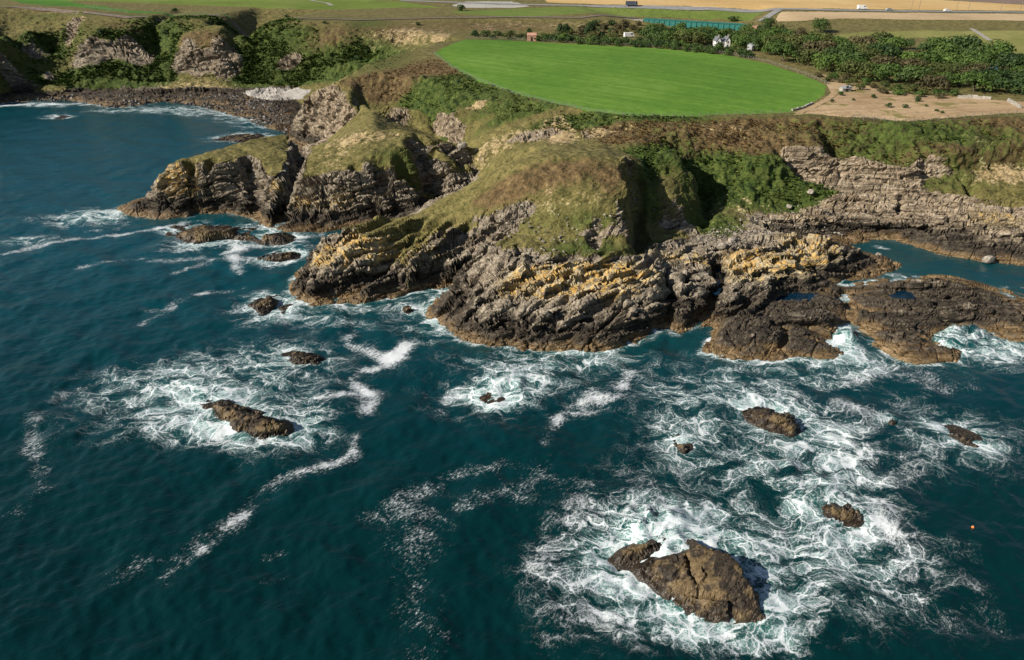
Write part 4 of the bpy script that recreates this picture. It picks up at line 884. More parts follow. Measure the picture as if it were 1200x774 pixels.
def veg_mat(name, stops, sc=.25):
    m, n, b = mat(name); p = n.pos(); f = n.add(n.mul(n.noise(p, sc, 4, .6), .6), n.mul(n.noise(p, 2.5, 3), .4))
    n._in(b.inputs['Base Color'], n.ramp(f, stops)); b.inputs['Roughness'].default_value = .8; b.inputs['Specular IOR Level'].default_value = .2; return m
inv_grid = None
def sampler(A):
    # nearest land-mesh value by world position
    def f(X_, Y_):
        uu = X_/(.73*Y_+28); c_ = np.clip(((uu+1)/2*(NC-1)).round().astype(int), 0, NC-1); out = np.zeros(X_.shape)
        for k_ in range(len(X_)):
            out[k_] = A[min(NR-1, np.searchsorted(Ym[:, c_[k_]], Y_[k_])), c_[k_]]
        return out
    return f
LUSH = sampler(sstep(.35, .9, lush)*(grass > .5)); HEATH = sampler(sstep(.3, .8, heath)*(grass > .5)*(lush < .6)); 
slope_region = [(380,105),(400,92),(455,64),(505,60),(560,98),(640,124),(700,136),(870,139),(1000,143),(1060,147),(1110,143),(1200,138),(1320,136),(1320,200),(1000,230),(840,240),(735,200),(600,170),(520,150),(440,125)]
gstuff('bracken', slope_region, 11000, 21, .35, .8, veg_mat('bracken_leaf', [(.38, (.02, .042, .006)), (.47, (.045, .08, .011)), (.55, (.075, .105, .018)), (.66, (.16, .13, .04))]), 'green bracken and gorse covering the slopes below the fields', 'bracken', LUSH)
gstuff('heather', slope_region, 9000, 22, .3, .65, veg_mat('heather_leaf', [(.36, (.03, .022, .008)), (.48, (.1, .06, .02)), (.58, (.17, .1, .035)), (.7, (.2, .16, .06))]), 'reddish brown heather and dying bracken on the upper slopes', 'heather', HEATH)
gstuff('bay_bracken', [(-60,100),(0,98),(100,92),(200,96),(300,98),(400,90),(445,60),(400,35),(300,30),(150,25),(0,22),(-60,22)], 9000, 23, .6, 1.3, veg_mat('bay_leaf', [(.36, (.022, .045, .008)), (.48, (.05, .09, .014)), (.6, (.09, .125, .025)), (.72, (.17, .16, .055))]), 'dark green scrub on the cliffs of the far bay', 'scrub', LUSH)
print('scrub', round(time.time()-T0, 1))
# ------------------------------------------------------------------ inland: things on the farmland
def solid(name, col, rough=.8, var=.25, sc=1.5):
    m, n, b = mat(name); p = n.obj(); f = n.noise(p, sc, 4, .6)
    n._in(b.inputs['Base Color'], n.mix(n.ss(f, .35, .65), tuple(c_*(1-var) for c_ in col), tuple(min(1, c_*(1+var)) for c_ in col))); b.inputs['Roughness'].default_value = rough; return m
M_WHITE = solid('white_render', (.75, .74, .7), .8, .06); M_SLATE = solid('slate', (.13, .135, .15), .6, .2); M_TEAL = solid('teal_paint', (.025, .16, .135), .5, .12); M_STONE = solid('pale_stone', (.3, .275, .23), .9, .25)
M_WOOD = solid('weathered_wood', (.2, .17, .13), .9, .2); M_DARK = solid('dark_glass', (.02, .022, .025), .2, .1); M_BRICK = solid('pink_brick', (.45, .24, .17), .9, .15); M_BLUE = solid('blue_sheet', (.06, .14, .33), .5, .15)
M_GREY = solid('grey_sheet', (.3, .31, .32), .6, .15); M_TYRE = solid('tyre', (.02, .02, .02), .9, .1); M_ORANGE = solid('orange_plastic', (.75, .2, .04), .4, .05); M_ASPH = solid('road_surface', (.23, .225, .215), .9, .1, .2); M_BARK = solid('bark', (.12, .09, .065), .9, .25, 3)
M_PALEBARK = solid('pale_bark', (.42, .38, .3), .9, .2, 3); M_RED = solid('vehicle_red', (.4, .04, .03), .4, .05); M_VDARK = solid('vehicle_dark', (.06, .07, .1), .4, .05); M_TRACK = solid('ballast', (.16, .12, .095), .95, .25, .6)
def bxm(parts):
    """list of (x0,x1,y0,y1,z0,z1) boxes or (verts, faces) -> mesh data"""
    V_, F_ = [], []
    for q in parts:
        o_ = len(V_)
        if len(q) == 6:
            x0, x1, y0, y1, z0, z1 = q
            V_ += [(x0,y0,z0),(x1,y0,z0),(x1,y1,z0),(x0,y1,z0),(x0,y0,z1),(x1,y0,z1),(x1,y1,z1),(x0,y1,z1)]
            F_ += [tuple(o_+i for i in f) for f in ((0,3,2,1),(4,5,6,7),(0,1,5,4),(1,2,6,5),(2,3,7,6),(3,0,4,7))]
        else:
            V_ += list(q[0]); F_ += [tuple(o_+i for i in f) for f in q[1]]
    return V_, F_
def part(name, parts, material, parent, **kw):
    me = bpy.data.meshes.new(name); V_, F_ = bxm(parts); me.from_pydata(V_, [], F_); me.update(); return link(name, me, material, parent, **kw)
def thing(name, loc, label, cat, rz=0, group=None):
    o = link(name, None, None, loc=loc, label=label, cat=cat, group=group); o.rotation_euler = (0, 0, rz); return o
def gable(x0, x1, y0, y1, z0, z1, zr, along='y'):
    if along == 'y':
        xm = (x0+x1)/2; v = [(x0,y0,z0),(x1,y0,z0),(x1,y0,z1),(xm,y0,zr),(x0,y0,z1),(x0,y1,z0),(x1,y1,z0),(x1,y1,z1),(xm,y1,zr),(x0,y1,z1)]
    else:
        ym = (y0+y1)/2; v = [(x0,y1,z0),(x0,y0,z0),(x0,y0,z1),(x0,ym,zr),(x0,y1,z1),(x1,y1,z0),(x1,y0,z0),(x1,y0,z1),(x1,ym,zr),(x1,y1,z1)]
    return (v, [(0,1,2,3,4),(9,8,7,6,5),(0,5,6,1),(1,6,7,2),(4,9,5,0),(2,7,8,3),(3,8,9,4)])
def roof_slabs(x0, x1, y0, y1, z1, zr, t=.18, o=.3, along='y'):
    out = []
    if along == 'y':
        xm = (x0+x1)/2
        for s in (0, 1):
            xe = x0-o if s == 0 else x1+o; ze = z1-o*(zr-z1)/((x1-x0)/2)
            v = [(xe,y0-o,ze),(xm,y0-o,zr),(xm,y1+o,zr),(xe,y1+o,ze)]; v = [(a, b_, c_+.02) for a, b_, c_ in v]+[(a, b_, c_+t) for a, b_, c_ in v]
            out.append((v, [(0,1,2,3),(7,6,5,4),(0,4,5,1),(1,5,6,2),(2,6,7,3),(3,7,4,0)]))
    else:
        ym = (y0+y1)/2
        for s in (0, 1):
            ye = y0-o if s == 0 else y1+o; ze = z1-o*(zr-z1)/((y1-y0)/2)
            v = [(x0-o,ye,ze),(x1+o,ye,ze),(x1+o,ym,zr),(x0-o,ym,zr)]; v = [(a, b_, c_+.02) for a, b_, c_ in v]+[(a, b_, c_+t) for a, b_, c_ in v]
            out.append((v, [(0,1,2,3),(7,6,5,4),(0,4,5,1),(1,5,6,2),(2,6,7,3),(3,7,4,0)]))
    return out
# white house among the trees
q = hit(845, 55); h = thing('house', q, 'white house with two gables and chimneys among the trees', 'house', .05)
part('wall', [gable(-5.6,-1.8,-4,4,-1.5,4.6,7.4), gable(1.8,5.6,-4,4,-1.5,4.6,7.4), (-1.9,1.9,-2.4,3.2,-1.5,4.3)], M_WHITE, h)
h.scale = (.6, .6, .6)
r_ = part('roof', roof_slabs(-5.6,-1.8,-4,4,4.6,7.4)+roof_slabs(1.8,5.6,-4,4,4.6,7.4)+roof_slabs(-1.6,1.6,-2.4,3.2,4.3,6.2,along='x'), M_SLATE, h)
for sx in (-3.7, 3.7):
    part('chimney', [(sx-.5,sx+.5,-3.6,-2.7,6.4,9.0), (sx-.6,sx+.6,-3.7,-2.6,9.0,9.2)], M_STONE, r_)
for sx in (-3.7, 3.7):
    for zz in (.6, 3.2):
        w_ = part('window', [(sx-.55,sx+.55,-4.06,-3.98,zz,zz+1.3)], M_DARK, h); part('sill', [(sx-.7,sx+.7,-4.16,-4.0,zz-.14,zz-.01)], M_STONE, w_)
part('door', [(-.5,.5,-2.48,-2.38,-.2,1.9)], M_VDARK, h); part('window', [(-1.3,-.7,-2.46,-2.38,2.6,3.6)], M_DARK, h)
def shed(px_, py_, L, W, Hh, wm, rm, label, cat, rz, name):
    q = hit(px_, py_); h = thing(name, q, label, cat, rz)
    part('wall', [gable(-L/2,L/2,-W/2,W/2,-.6,Hh,Hh+W*.28,'x')], wm, h); part('roof', roof_slabs(-L/2,L/2,-W/2,W/2,Hh,Hh+W*.28,.12,.2,'x'), rm, h)
    part('door', [(-.45,.45,-W/2-.05,-W/2+.02,-.3,1.85)], M_DARK, h); part('window', [(L*.25,L*.25+.7,-W/2-.05,-W/2+.02,.9,1.5)], M_DARK, h)
shed(881, 60, 3.4, 3, 2.4, M_GREY, M_GREY, 'small grey shed beside the hedge below the white house', 'shed', .5, 'shed')
shed(990, 107, 3.2, 2.2, 1.1, M_STONE, M_GREY, 'low pale stone hut at the edge of the cut meadow', 'hut', .2, 'stone_hut')
shed(623, 48, 4.2, 3.2, 2.6, M_BRICK, M_BRICK, 'small pink brick hut behind the far hedge', 'hut', 0, 'brick_hut')
shed(1158, 91, 4.4, 3.4, 2.6, M_BRICK, M_BLUE, 'pink building with blue roof at the end of the wood', 'building', .2, 'outbuilding')
shed(1118, 80, 5.5, 3.6, 2.4, M_GREY, M_BLUE, 'blue roofed shed half hidden by the wood', 'shed', .1, 'garden_shed')
# vehicles
def vehicle(px_, py_, kind, paint, label, cat, rz, name):
    q = hit(px_, py_); v = thing(name, (q[0], q[1], q[2]+.05), label, cat, rz); v.scale = (.8, .8, .8) if kind == 'camper' else (1, 1, 1)
    L, W, Hh = {'van': (5.6, 2.0, 2.5), 'car': (4.2, 1.75, 1.45), 'lorry': (7.5, 2.4, 2.9), 'camper': (6.5, 2.2, 2.8)}[kind]
    hood = {'van': .16, 'car': .25, 'lorry': .0, 'camper': .1}[kind]
    prof = [(-L/2,.45),(-L/2,Hh*.97 if kind != 'car' else Hh*.62),(-L*.46,Hh) if kind != 'car' else (-L*.34,Hh),(L*(.5-hood)-.5,Hh),(L*(.5-hood)+.25,Hh*.55),(L/2,Hh*.5),(L/2,.45)]
    if kind == 'lorry': prof = [(-L/2,.9),(-L/2,Hh),(L*.28,Hh),(L*.28,1.2),(L*.31,1.2),(L*.31,2.9),(L*.45,2.9),(L*.5,1.8),(L*.5,.6),(-L*.3,.6)]
    n_ = len(prof); V_ = [(a, -W/2, c_) for a, c_ in prof]+[(a, W/2, c_) for a, c_ in prof]
    part('body', [(V_, [tuple(range(n_)), tuple(range(2*n_-1, n_-1, -1))]+[(i, i+n_, (i+1) % n_+n_, (i+1) % n_) for i in range(n_)])], paint, v)
    for sx in (-.3, .32):
        for sy in (-1, 1):
            a_ = [i*math.tau/14 for i in range(14)]; R_ = .36; y0_ = sy*(W/2-.2); y1_ = sy*(W/2+.03)
            V_ = [(sx*L+R_*math.cos(t), y0_, .36+R_*math.sin(t)) for t in a_]+[(sx*L+R_*math.cos(t), y1_, .36+R_*math.sin(t)) for t in a_]
            part('wheel', [(V_, [tuple(range(13,-1,-1)), tuple(range(14,28))]+[(i, (i+1) % 14, (i+1) % 14+14, i+14) for i in range(14)])], M_TYRE, v)
    for sy in (-1, 1):
        y_ = sy*(W/2+.012); x0, x1 = (L*.12, L*(.46-hood)-.2) if kind != 'car' else (-L*.3, L*.2)
        if kind == 'lorry': x0, x1 = L*.34, L*.43
        part('side_window', [(x0, x1, min(y_, y_-sy*.01), max(y_, y_-sy*.01), Hh*.58, Hh*.86)], M_DARK, v)
vehicle(1010, 11.5, 'van', M_WHITE, 'white van on the road along the golden field', 'van', 0, 'van')
vehicle(1042, 13.0, 'car', M_GREY, 'grey car following the white van on the road', 'car', 0, 'car')
vehicle(1110, 14.0, 'car', M_WHITE, 'white car farthest right on the upper road', 'car', 0, 'car')
vehicle(740, 7.6, 'lorry', M_VDARK, 'dark lorry on the upper road left of the bridge', 'lorry', -.1, 'lorry')
vehicle(737, 44, 'camper', M_WHITE, 'white camper van parked behind the field hedge', 'camper van', .2, 'camper_van')
# roads and tracks laid on the ground
def ribbon(name, L, w, matl, lift=.12, kind='structure'):
    W = densify([hit(*q) for q in L], 4.0); V_ = []
    for i, q in enumerate(W):
        a = np.array(W[max(0, i-1)][:2]); b_ = np.array(W[min(len(W)-1, i+1)][:2]); t = b_-a; t = t/(np.linalg.norm(t)+1e-9); nn = np.array([-t[1], t[0]])
        for s in (-1, 1):
            e = np.array(q[:2])+nn*s*w/2; V_.append((e[0], e[1], float(hgt(e[0], e[1]))+lift))
    me = bpy.data.meshes.new(name); me.from_pydata(V_, [], [(2*i, 2*i+1, 2*i+3, 2*i+2) for i in range(len(W)-1)]); me.update(); return link(name, me, matl, kind=kind)
ribbon('road', [(470,1),(560,4),(620,6),(700,7.6),(760,8.6),(830,10.4),(900,12.2),(1000,12.6),(1100,14),(1200,15),(1400,16.5)], 7, M_ASPH, .2)
ribbon('access_road', [(892,25.5),(902,18.5),(913,12.2)], 5, M_ASPH, .3)
ribbon('railway_track', [(-120,6.8),(60,12),(150,21),(270,24),(420,24),(520,21.5),(600,20.5),(680,21.5),(745,21.6)], 4, M_TRACK, .3)
ribbon('farm_track', [(356,-2),(368,1.5),(384,4),(389,7)], 3, M_STONE, .15)
ribbon('footpath', [(1138,34),(1148,40),(1160,48)], 2.4, M_STONE, .15)
ribbon('field_path', [(972,99),(978,110),(968,118),(950,127),(934,133.5)], 2.2, FM['cut_meadow'], .1)
# green girder bridge of the railway
A_, B_ = np.array(at(754, 23, 31.3)), np.array(at(874, 30, 30.0)); d_ = B_-A_; Lb = float(np.linalg.norm(d_[:2])); rz = math.atan2(d_[1], d_[0])
br = thing('railway_bridge', tuple(A_), 'long teal green girder railway bridge above the trees', 'bridge', rz)
sl_ = d_[2]/Lb
def slope_box(x0, x1, y0, y1, z0, z1):
    v, f = bxm([(x0, x1, y0, y1, z0, z1)]); return ([(a, b_, c_+sl_*a) for a, b_, c_ in v], f)
g_ = part('girder', [slope_box(0, Lb, -.2, .2, -2.6, .2), slope_box(0, Lb, -.45, .45, .2, .42), slope_box(0, Lb, -.45, .45, -2.85, -2.6)], M_TEAL, br)
part('girder', [slope_box(0, Lb, 3.8, 4.2, -2.6, .2), slope_box(0, Lb, 3.55, 4.45, .2, .42)], M_TEAL, br)
part('deck', [slope_box(0, Lb, .21, 3.79, -1.5, -1.0)], M_TRACK, br)
for k_ in range(1, 19): part('stiffener', [slope_box(Lb*k_/19-.12, Lb*k_/19+.12, -.5, -.2, -2.6, .2)], M_TEAL, g_)
part('abutment', [(-11, -.1, -.8, 4.8, -8, -.3)], M_STONE, br); part('abutment', [(Lb+.1, Lb+6, -.8, 4.8, -10, sl_*Lb-.3)], M_BRICK, br)
for k_ in (.36, .68): part('pier', [(Lb*k_-.8, Lb*k_+.8, -.3, 4.3, -12, -2.9+sl_*Lb*k_)], M_STONE, br)
# walls, fences, poles
def stone_wall(L, hgt_, label, seed, w=.7):
    W = densify([hit(*q) for q in L], 1.2); root = thing('stone_wall', W[0], label, 'wall'); rg = random.Random(seed); o_ = W[0]; V_ = []
    for i, (a, b_) in enumerate(zip(W[:-1], W[1:])):
        a = np.array(a); b_ = np.array(b_); t = (b_-a)[:2]; l_ = np.linalg.norm(t)+1e-6; t = t/l_; nn = np.array([-t[1], t[0]])*w/2; hh_ = hgt_*rg.uniform(.75, 1.15); z0 = float(hgt(a[0], a[1]))-.3-o_[2]
        c4 = [a[:2]-nn*1.1, b_[:2]-nn*1.1-t*.05, b_[:2]+nn*1.1-t*.05, a[:2]+nn*1.1]; ct = [a[:2]-nn*.8, b_[:2]-nn*.8-t*.05, b_[:2]+nn*.8-t*.05, a[:2]+nn*.8]
        v = [(c_[0]-o_[0], c_[1]-o_[1], z0) for c_ in c4]+[(c_[0]-o_[0], c_[1]-o_[1], z0+.3+hh_+rg.uniform(-.06, .06)) for c_ in ct]
        part('stone_course', [(v, [(3,2,1,0),(4,5,6,7),(0,1,5,4),(1,2,6,5),(2,3,7,6),(3,0,4,7)])], M_STONE, root)
stone_wall([(1122,115),(1140,115.5),(1161,117)], 1.1, 'pale stone wall running along the foot of the wood', 1)
stone_wall([(1181,119),(1188,123),(1196,127)], 0.9, 'broken pale stone wall at the right end of the meadow', 2)
stone_wall([(928,130),(940,127.5),(952,122)], .6, 'low stone bank at the near corner of the green field', 3)
def fence(L, label, step=2.6, hh_=1.25):
    W = densify([hit(*q) for q in L], step); root = thing('fence', W[0], label, 'fence'); P_, R_ = [], []; o_ = W[0]
    for i, q in enumerate(W):
        z_ = float(hgt(q[0], q[1]))-o_[2]; x_, y_ = q[0]-o_[0], q[1]-o_[1]; P_.append((x_-.07, x_+.07, y_-.07, y_+.07, z_-.2, z_+hh_))
        if i:
            for zz in (.45, .8, 1.12): R_.append(([(px0, py0, pz0+zz+s) for s in (-.012, .012) for (px0, py0, pz0) in (last, (x_, y_, z_))], [(0,1,3,2)]))
        last = (x_, y_, z_)
    part('posts', P_, M_WOOD, root)['kind'] = 'stuff'; part('wires', R_, M_GREY, root)
fence([(508,63.5),(530,80),(560,95),(600,110.5),(640,120.5),(690,131.5),(740,137.5),(800,138),(870,135.5),(925,133.5)], 'post and wire fence along the seaward edge of the green field')
fence([(545,45.5),(600,47),(700,52),(780,56.5),(850,63.5),(900,74),(940,87),(970,100)], 'post and wire fence along the far edge of the green field')
fence([(1000,139),(1060,144.5),(1110,140),(1150,136.5),(1200,133.5),(1300,133)], 'post and wire fence between the cut meadow and the cliff slope')
fence([(100,9),(150,15),(200,19.5),(270,21.8)], 'wire fence beside the bright green strip on the far clifftop', 3.2)
for i, (px_, w_) in enumerate(((1067,'in front of the white van side of the golden field'),(1076,'second from the left'),(1120,'third from the left'),(1134,'fourth from the left'),(1172,'second from the right'),(1195,'farthest right'))):
    q = hit(px_, 14.5); lb = 'thin wooden power pole by the upper road, '+('leftmost of the row' if i == 0 else w_)
    pole = thing('power_pole', q, lb, 'pole', 0, 'power poles along the upper road')
    a_ = [k_*math.tau/8 for k_ in range(8)]; V_ = [(.16*math.cos(t), .16*math.sin(t), -.5) for t in a_]+[(.1*math.cos(t), .1*math.sin(t), 9) for t in a_]
    part('pole_shaft', [(V_, [tuple(range(8,16))]+[(k_, (k_+1) % 8, (k_+1) % 8+8, k_+8) for k_ in range(8)])], M_WOOD, pole)
    c_ = part('crossarm', [(-.9, .9, -.07, .07, 8.4, 8.55)], M_WOOD, pole)
    for sx in (-.8, 0, .8): part('insulator', [(sx-.06, sx+.06, -.06, .06, 8.55, 8.8)], M_GREY, c_)
# spoil heap at the corner of the field
# ------------------------------------------------------------------ trees
def leaf_mat(name, lo, mid, hi):
    m, n, b = mat(name); p = n.obj(); oi = n.node('ShaderNodeObjectInfo', 'Random')
    f = n.add(n.mul(n.noise(p, .9, 3, .6), .6), n.mul(n.noise(p, 4, 2), .4)); f = n.add(f, n.mul(n.add(oi, -.5), .22))
    n._in(b.inputs['Base Color'], n.ramp(f, [(.3, lo), (.5, mid), (.7, hi)])); b.inputs['Roughness'].default_value = .7; b.inputs['Specular IOR Level'].default_value = .25; return m
LEAF = {'dark': leaf_mat('leaf_dark', (.018, .038, .01), (.04, .072, .016), (.075, .115, .026)), 'mid': leaf_mat('leaf_mid', (.028, .054, .01), (.06, .105, .018), (.105, .155, .03)),
        'bright': leaf_mat('leaf_bright', (.04, .08, .008), (.085, .15, .016), (.14, .2, .03)), 'brown': leaf_mat('leaf_brown', (.04, .036, .014), (.085, .072, .03), (.14, .115, .05)), 'olive': leaf_mat('leaf_olive', (.03, .042, .01), (.07, .085, .02), (.12, .125, .035))}
def tree_meshes(seed, lobes, leafs, flat, ls, trunk_h):
    rg = np.random.default_rng(seed); cen, rad = [], []
    for k_ in range(lobes):
        a = rg.uniform(0, 6.28); r_ = rg.uniform(0, .62)**.8; zz = rg.uniform(.0, .78); cen.append((r_*math.cos(a)*(1-.45*zz), r_*math.sin(a)*(1-.45*zz), trunk_h+(1-trunk_h)*zz*flat)); rad.append(rg.uniform(.24, .42))
    cen = np.array(cen); rad = np.array(rad); k_ = rg.integers(0, lobes, leafs); dv = rg.normal(size=(leafs, 3)); dv /= np.linalg.norm(dv, axis=1)[:, None]; dv[:, 2] = np.where(dv[:, 2] < -.5, -dv[:, 2], dv[:, 2])
    c_ = cen[k_]+dv*rad[k_][:, None]*rg.uniform(.72, 1.08, (leafs, 1))*np.array([1, 1, .8])
    nrm = dv+rg.normal(0, .45, (leafs, 3)); nrm /= np.linalg.norm(nrm, axis=1)[:, None]; ref = rg.normal(size=(leafs, 3)); t1 = np.cross(nrm, ref); t1 /= np.linalg.norm(t1, axis=1)[:, None]; t2 = np.cross(nrm, t1)
    s_ = ls*rg.uniform(.6, 1.3, (leafs, 1)); V_ = np.stack([c_-t1*s_, c_+t2*s_*.55, c_+t1*s_, c_-t2*s_*.55], 1).reshape(-1, 3); F_ = np.arange(leafs*4).reshape(-1, 4)
    # trunk and limbs
    T_, TF = [], []
    def limb(a, b_, ra, rb):
        a = np.array(a); b_ = np.array(b_); d = b_-a; d = d/np.linalg.norm(d); u_ = np.cross(d, (0.3, 1, .2)); u_ /= np.linalg.norm(u_); w_ = np.cross(d, u_); o_ = len(T_)
        for c0, r0 in ((a, ra), (b_, rb)):
            for i in range(6): T_.append(tuple(c0+r0*(math.cos(i*math.tau/6)*u_+math.sin(i*math.tau/6)*w_)))
        for i in range(6): TF.append((o_+i, o_+(i+1) % 6, o_+6+(i+1) % 6, o_+6+i))
    limb((0, 0, -.06), (.02, .01, trunk_h+.1), .045, .03)
    for i in range(min(6, lobes)): limb((.02, .01, trunk_h*.8+.03*i), cen[i], .024, .008)
    tm = bpy.data.meshes.new('trunk'); tm.from_pydata(T_, [], TF); tm.update(); return mesh_np('crown', V_, F_), tm
PROTO = {'round': [tree_meshes(s_, 17, 1500, .72, .058, .2) for s_ in (1, 2, 3, 4)], 'bush': [tree_meshes(s_+20, 11, 560, .7, .085, .12) for s_ in (1, 2, 3)], 'dome': [tree_meshes(s_+40, 20, 1400, .55, .06, .28) for s_ in (1, 2)], 'cone': [tree_meshes(61, 9, 500, 1.1, .07, .2)]}
CACHE = {}
def plant(px_, py_, hgt_m, wid_m, form, col, name, label, cat, group=None, pt=None):
    q = pt if pt else hit(px_, py_); k_ = random.randrange(len(PROTO[form])); cm, tm = PROTO[form][k_]; key_ = (form, k_, col)
    if key_ not in CACHE:
        c2 = cm.copy(); c2.materials.clear(); c2.materials.append(LEAF[col]); CACHE[key_] = c2
        if not tm.materials: tm.materials.append(M_BARK)
    o = thing(name, (q[0], q[1], float(hgt(q[0], q[1]))-.1), label, cat, random.uniform(0, 6.28), group)
    for nm_, me in (('crown', CACHE[key_]), ('trunk', tm)):
        c_ = bpy.data.objects.new(nm_, me); C.objects.link(c_); c_.parent = o
    o.scale = (wid_m/1.7, wid_m/1.7, hgt_m/(1.15 if form != 'dome' else .95)); return o
NAMED = [(961,38,9.5,11,'round','dark','large round dark tree standing alone before the golden field'),(1033,60,9,20,'dome','olive','broad flat-topped tree with pale limbs above the wood'),(1063,58,6.5,7,'round','dark','small round tree right of the flat-topped tree'),
 (1094,66,11,13,'round','mid','tall rounded tree at the left of the dark clump by the dry pasture'),(1126,70,11,19,'dome','dark','biggest dark tree in the clump by the dry pasture'),(1168,78,11,18,'dome','mid','spreading tree at the right of the dark clump by the dry pasture'),
 (1148,78,8,10,'round','brown','brownish tree in the middle of the dark clump'),(973,58,6.5,4.2,'cone','dark','slim pointed conifer in front of the lone round tree'),(937,50,8.5,11,'round','brown','bare-looking brown tree in the wood left of the conifer'),
 (659,44,8.5,8,'round','dark','dark round tree behind the hedge left of the bridge'),(690,43,9,8,'round','dark','second dark round tree behind the hedge, nearer the bridge'),(660,48,5,5,'round','bright','bright green bush in front of a dark round tree'),
 (900,31,6,9,'round','dark','dark tree at the right end of the bridge'),(858,25,4,9,'bush','dark','low dark bush showing above the bridge girder'),(1190,92,6,9,'round','mid','tree at the right edge beside the pink building'),
 (800,48,7,9,'round','olive','yellowing olive tree left of the white house'),(620,40,4,4,'bush','dark','small dark shrub on the railway bank above the brick hut'),(541,13,5,7,'bush','dark','lone dark bush beside the gravel yard')]
for a in NAMED: plant(*a[:6], 'tree' if 'bush' not in a[6] and 'shrub' not in a[6] else 'bush', a[6], 'tree' if 'bush' not in a[6] and 'shrub' not in a[6] else 'bush')
def wood(poly, spacing, hr, wr, cols, name, label, group, seed, form='round', avoid=()):
    rg = random.Random(seed); W = hitpoly(poly); xs = [q[0] for q in W]; yq = [q[1] for q in W]; got = []; k_ = 0
    while k_ < 4000 and len(got) < 200:
        k_ += 1; x_, y_ = rg.uniform(min(xs), max(xs)), rg.uniform(min(yq), max(yq))
        if not in_poly(np.array([x_]), np.array([y_]), W)[0] or any((x_-a)**2+(y_-b_)**2 < spacing**2 for a, b_ in got) or any((x_-a)**2+(y_-b_)**2 < r_*r_ for a, b_, r_ in avoid): continue
        got.append((x_, y_)); cl_ = rg.choice(cols); w_m = rg.uniform(*wr)
        fx_ = (x_/y_-min(a/b_ for a, b_, _ in W))/(max(a/b_ for a, b_, _ in W)-min(a/b_ for a, b_, _ in W)); fy_ = (y_-min(yq))/(max(yq)-min(yq))
        where = ('leftmost', 'left', 'middle', 'right', 'rightmost')[min(4, int(fx_*5))]+' part, '+('front', 'second', 'back')[min(2, int(fy_*3))]+' row'
        size_ = 'broad ' if w_m > wr[0]+.66*(wr[1]-wr[0]) else ('narrow ' if w_m < wr[0]+.33*(wr[1]-wr[0]) else '')
        lab_ = size_+{'dark': 'dark green', 'mid': 'green', 'olive': 'olive', 'brown': 'brownish', 'bright': 'bright green'}[cl_]+' '+label+', '+where
        plant(0, 0, rg.uniform(*hr), w_m, form, cl_, name, lab_, 'tree' if name == 'tree' else 'shrub', group, (x_, y_, 0))
    return len(got)
hs = hit(845, 55); av = [(hs[0], hs[1], 9), (hs[0], hs[1]-12, 6)]
n1_ = wood([(902,44),(945,46),(985,60),(1080,66),(1120,72),(1210,82),(1210,108),(1120,110),(1050,103),(1010,96),(965,86),(930,78),(905,70)], 9.6, (6, 11), (11, 18), ['dark', 'mid', 'mid', 'olive', 'brown', 'dark', 'olive'], 'tree', 'tree in the wood above the meadow', 'trees of the wood above the cut meadow', 5, avoid=[(hit(1158,91)[0], hit(1158,91)[1]-5, 7), (hit(1118,80)[0], hit(1118,80)[1]-4, 6)])
n2_ = wood([(760,42),(830,44),(905,42),(925,48),(905,66),(880,60),(800,53),(760,50)], 6.2, (6.5, 9), (8, 12), ['dark', 'mid', 'olive', 'mid'], 'tree', 'tree in the belt below the bridge', 'trees in the belt below the bridge', 6, avoid=av)
n3_ = wood([(628,48.5),(700,53.5),(780,58),(850,65),(882,69),(880,64),(850,59),(780,52.5),(700,48),(640,44)], 3.6, (2.6, 4.2), (4.5, 6.5), ['dark', 'mid', 'dark'], 'shrub', 'bush in the far hedge of the field', 'hedge bushes along the green field', 7, 'bush', [(hs[0], hs[1]-14, 3)])
n4_ = wood([(545,40),(600,40),(640,44),(620,47),(560,44)], 5.5, (2, 3.6), (4, 7), ['dark', 'olive'], 'shrub', 'bush on the railway bank', 'bushes on the railway bank', 8, 'bush')
n5_ = wood([(690,30),(750,30),(750,42),(700,45),(660,40)], 6, (3, 5), (5, 8), ['brown', 'dark', 'olive'], 'shrub', 'bush beside the bridge abutment', 'bushes by the bridge end', 9, 'bush')
n6_ = wood([(955,88),(985,92),(1010,98),(1060,106),(1120,112),(1100,116),(1040,111),(1000,106),(965,95)], 4.6, (2, 3.6), (4, 6), ['mid', 'olive', 'brown'], 'shrub', 'scrub at the foot of the wood', 'scrub bushes at the foot of the wood', 10, 'bush')
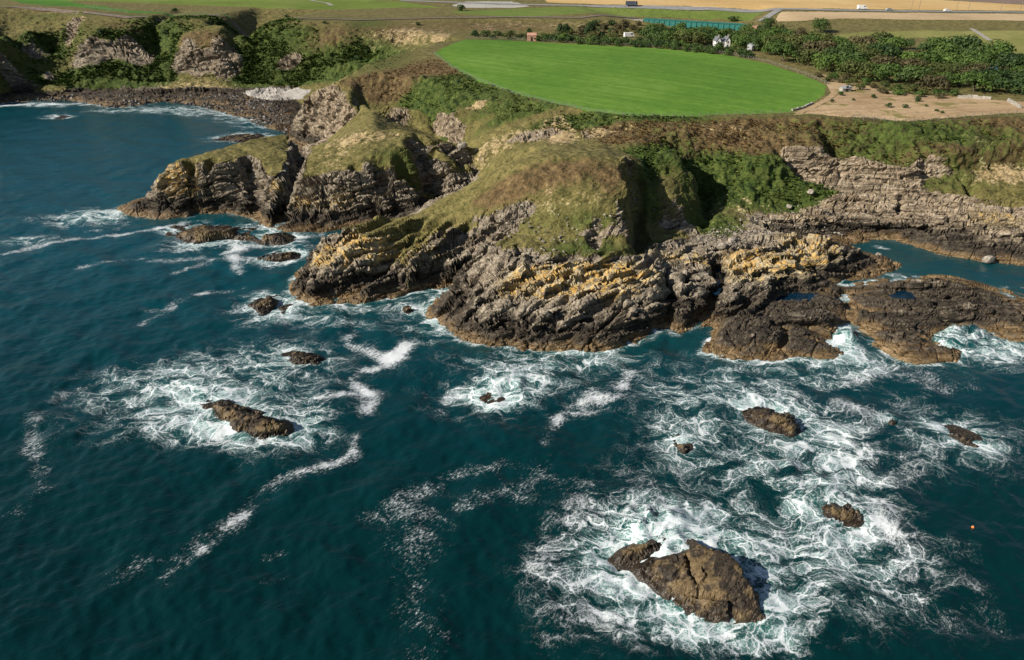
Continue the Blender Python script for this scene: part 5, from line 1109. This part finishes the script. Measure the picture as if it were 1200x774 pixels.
for i, (px_, py_, r_) in enumerate(((1041,126,2.2),(1061,127,1.9),(1075,119,2.4),(1023,115,1.8),(985,112,2.0),(1097,131,1.3),(1104,133,1.2),(1055,110,2.2),(975,120,1.5),(1000,118,1.2),(1085,125,1.1))):
    plant(px_, py_, r_*.95, r_*1.3, 'bush', 'dark', 'shrub', 'small dark shrub on the cut meadow, '+('left of the twin shrubs near the middle', 'right one of the twin shrubs near the middle', 'tallest, below the wood edge', 'upper left, near the wood', 'just below the stone hut', 'left of a close pair on the right', 'right of a close pair on the right', 'hard against the wood edge', 'farthest left by the green field', 'alone in the left half', 'alone above the close pair')[i], 'shrub', 'small shrubs on the cut meadow')
for i, (px_, py_, r_) in enumerate(((205,15,4),(335,20,2.4),(120,40,4),(195,42,5),(430,62,3),(420,70,3.4),(490,30,2.6),(380,28,2.4))):
    plant(px_, py_, r_*.9, r_*1.5, 'bush', 'dark', 'shrub', 'dark bush above the far bay, '+('on the skyline bank behind the bright strip', 'on the brow right of the pale crag', 'in the shaded gully of the left crags', 'in the gully between the two crags', 'on the hillside left of the field corner', 'lower on the hillside, nearer the beach', 'on the dry bank behind the field corner', 'on the brow in the middle of the bay')[i], 'shrub', 'bushes above the far bay')
# ------------------------------------------------------------------ afloat
q = at(1140, 618, .2); bu = thing('marker_buoy', q, 'small orange marker buoy floating on open water at right', 'buoy'); bu.scale = (.6, .6, .6)
a_ = [k_*math.tau/12 for k_ in range(12)]; prof = [(-.3, .02), (-.25, .2), (-.05, .32), (.12, .3), (.28, .18), (.36, .07)]
V_ = [(r_*math.cos(t), r_*math.sin(t), z_) for z_, r_ in prof for t in a_]
part('float', [(V_, [(k_*12+i, k_*12+(i+1) % 12, k_*12+12+(i+1) % 12, k_*12+12+i) for k_ in range(5) for i in range(12)]+[tuple(range(60, 72)), tuple(range(11, -1, -1))])], M_ORANGE, bu); part('top_eye', [(-.06, .06, -.02, .02, .36, .5)], M_GREY, bu)
print('inland', round(time.time()-T0, 1), n1_, n2_, n3_, n4_, n5_, n6_)


print('done', round(time.time()-T0, 1))
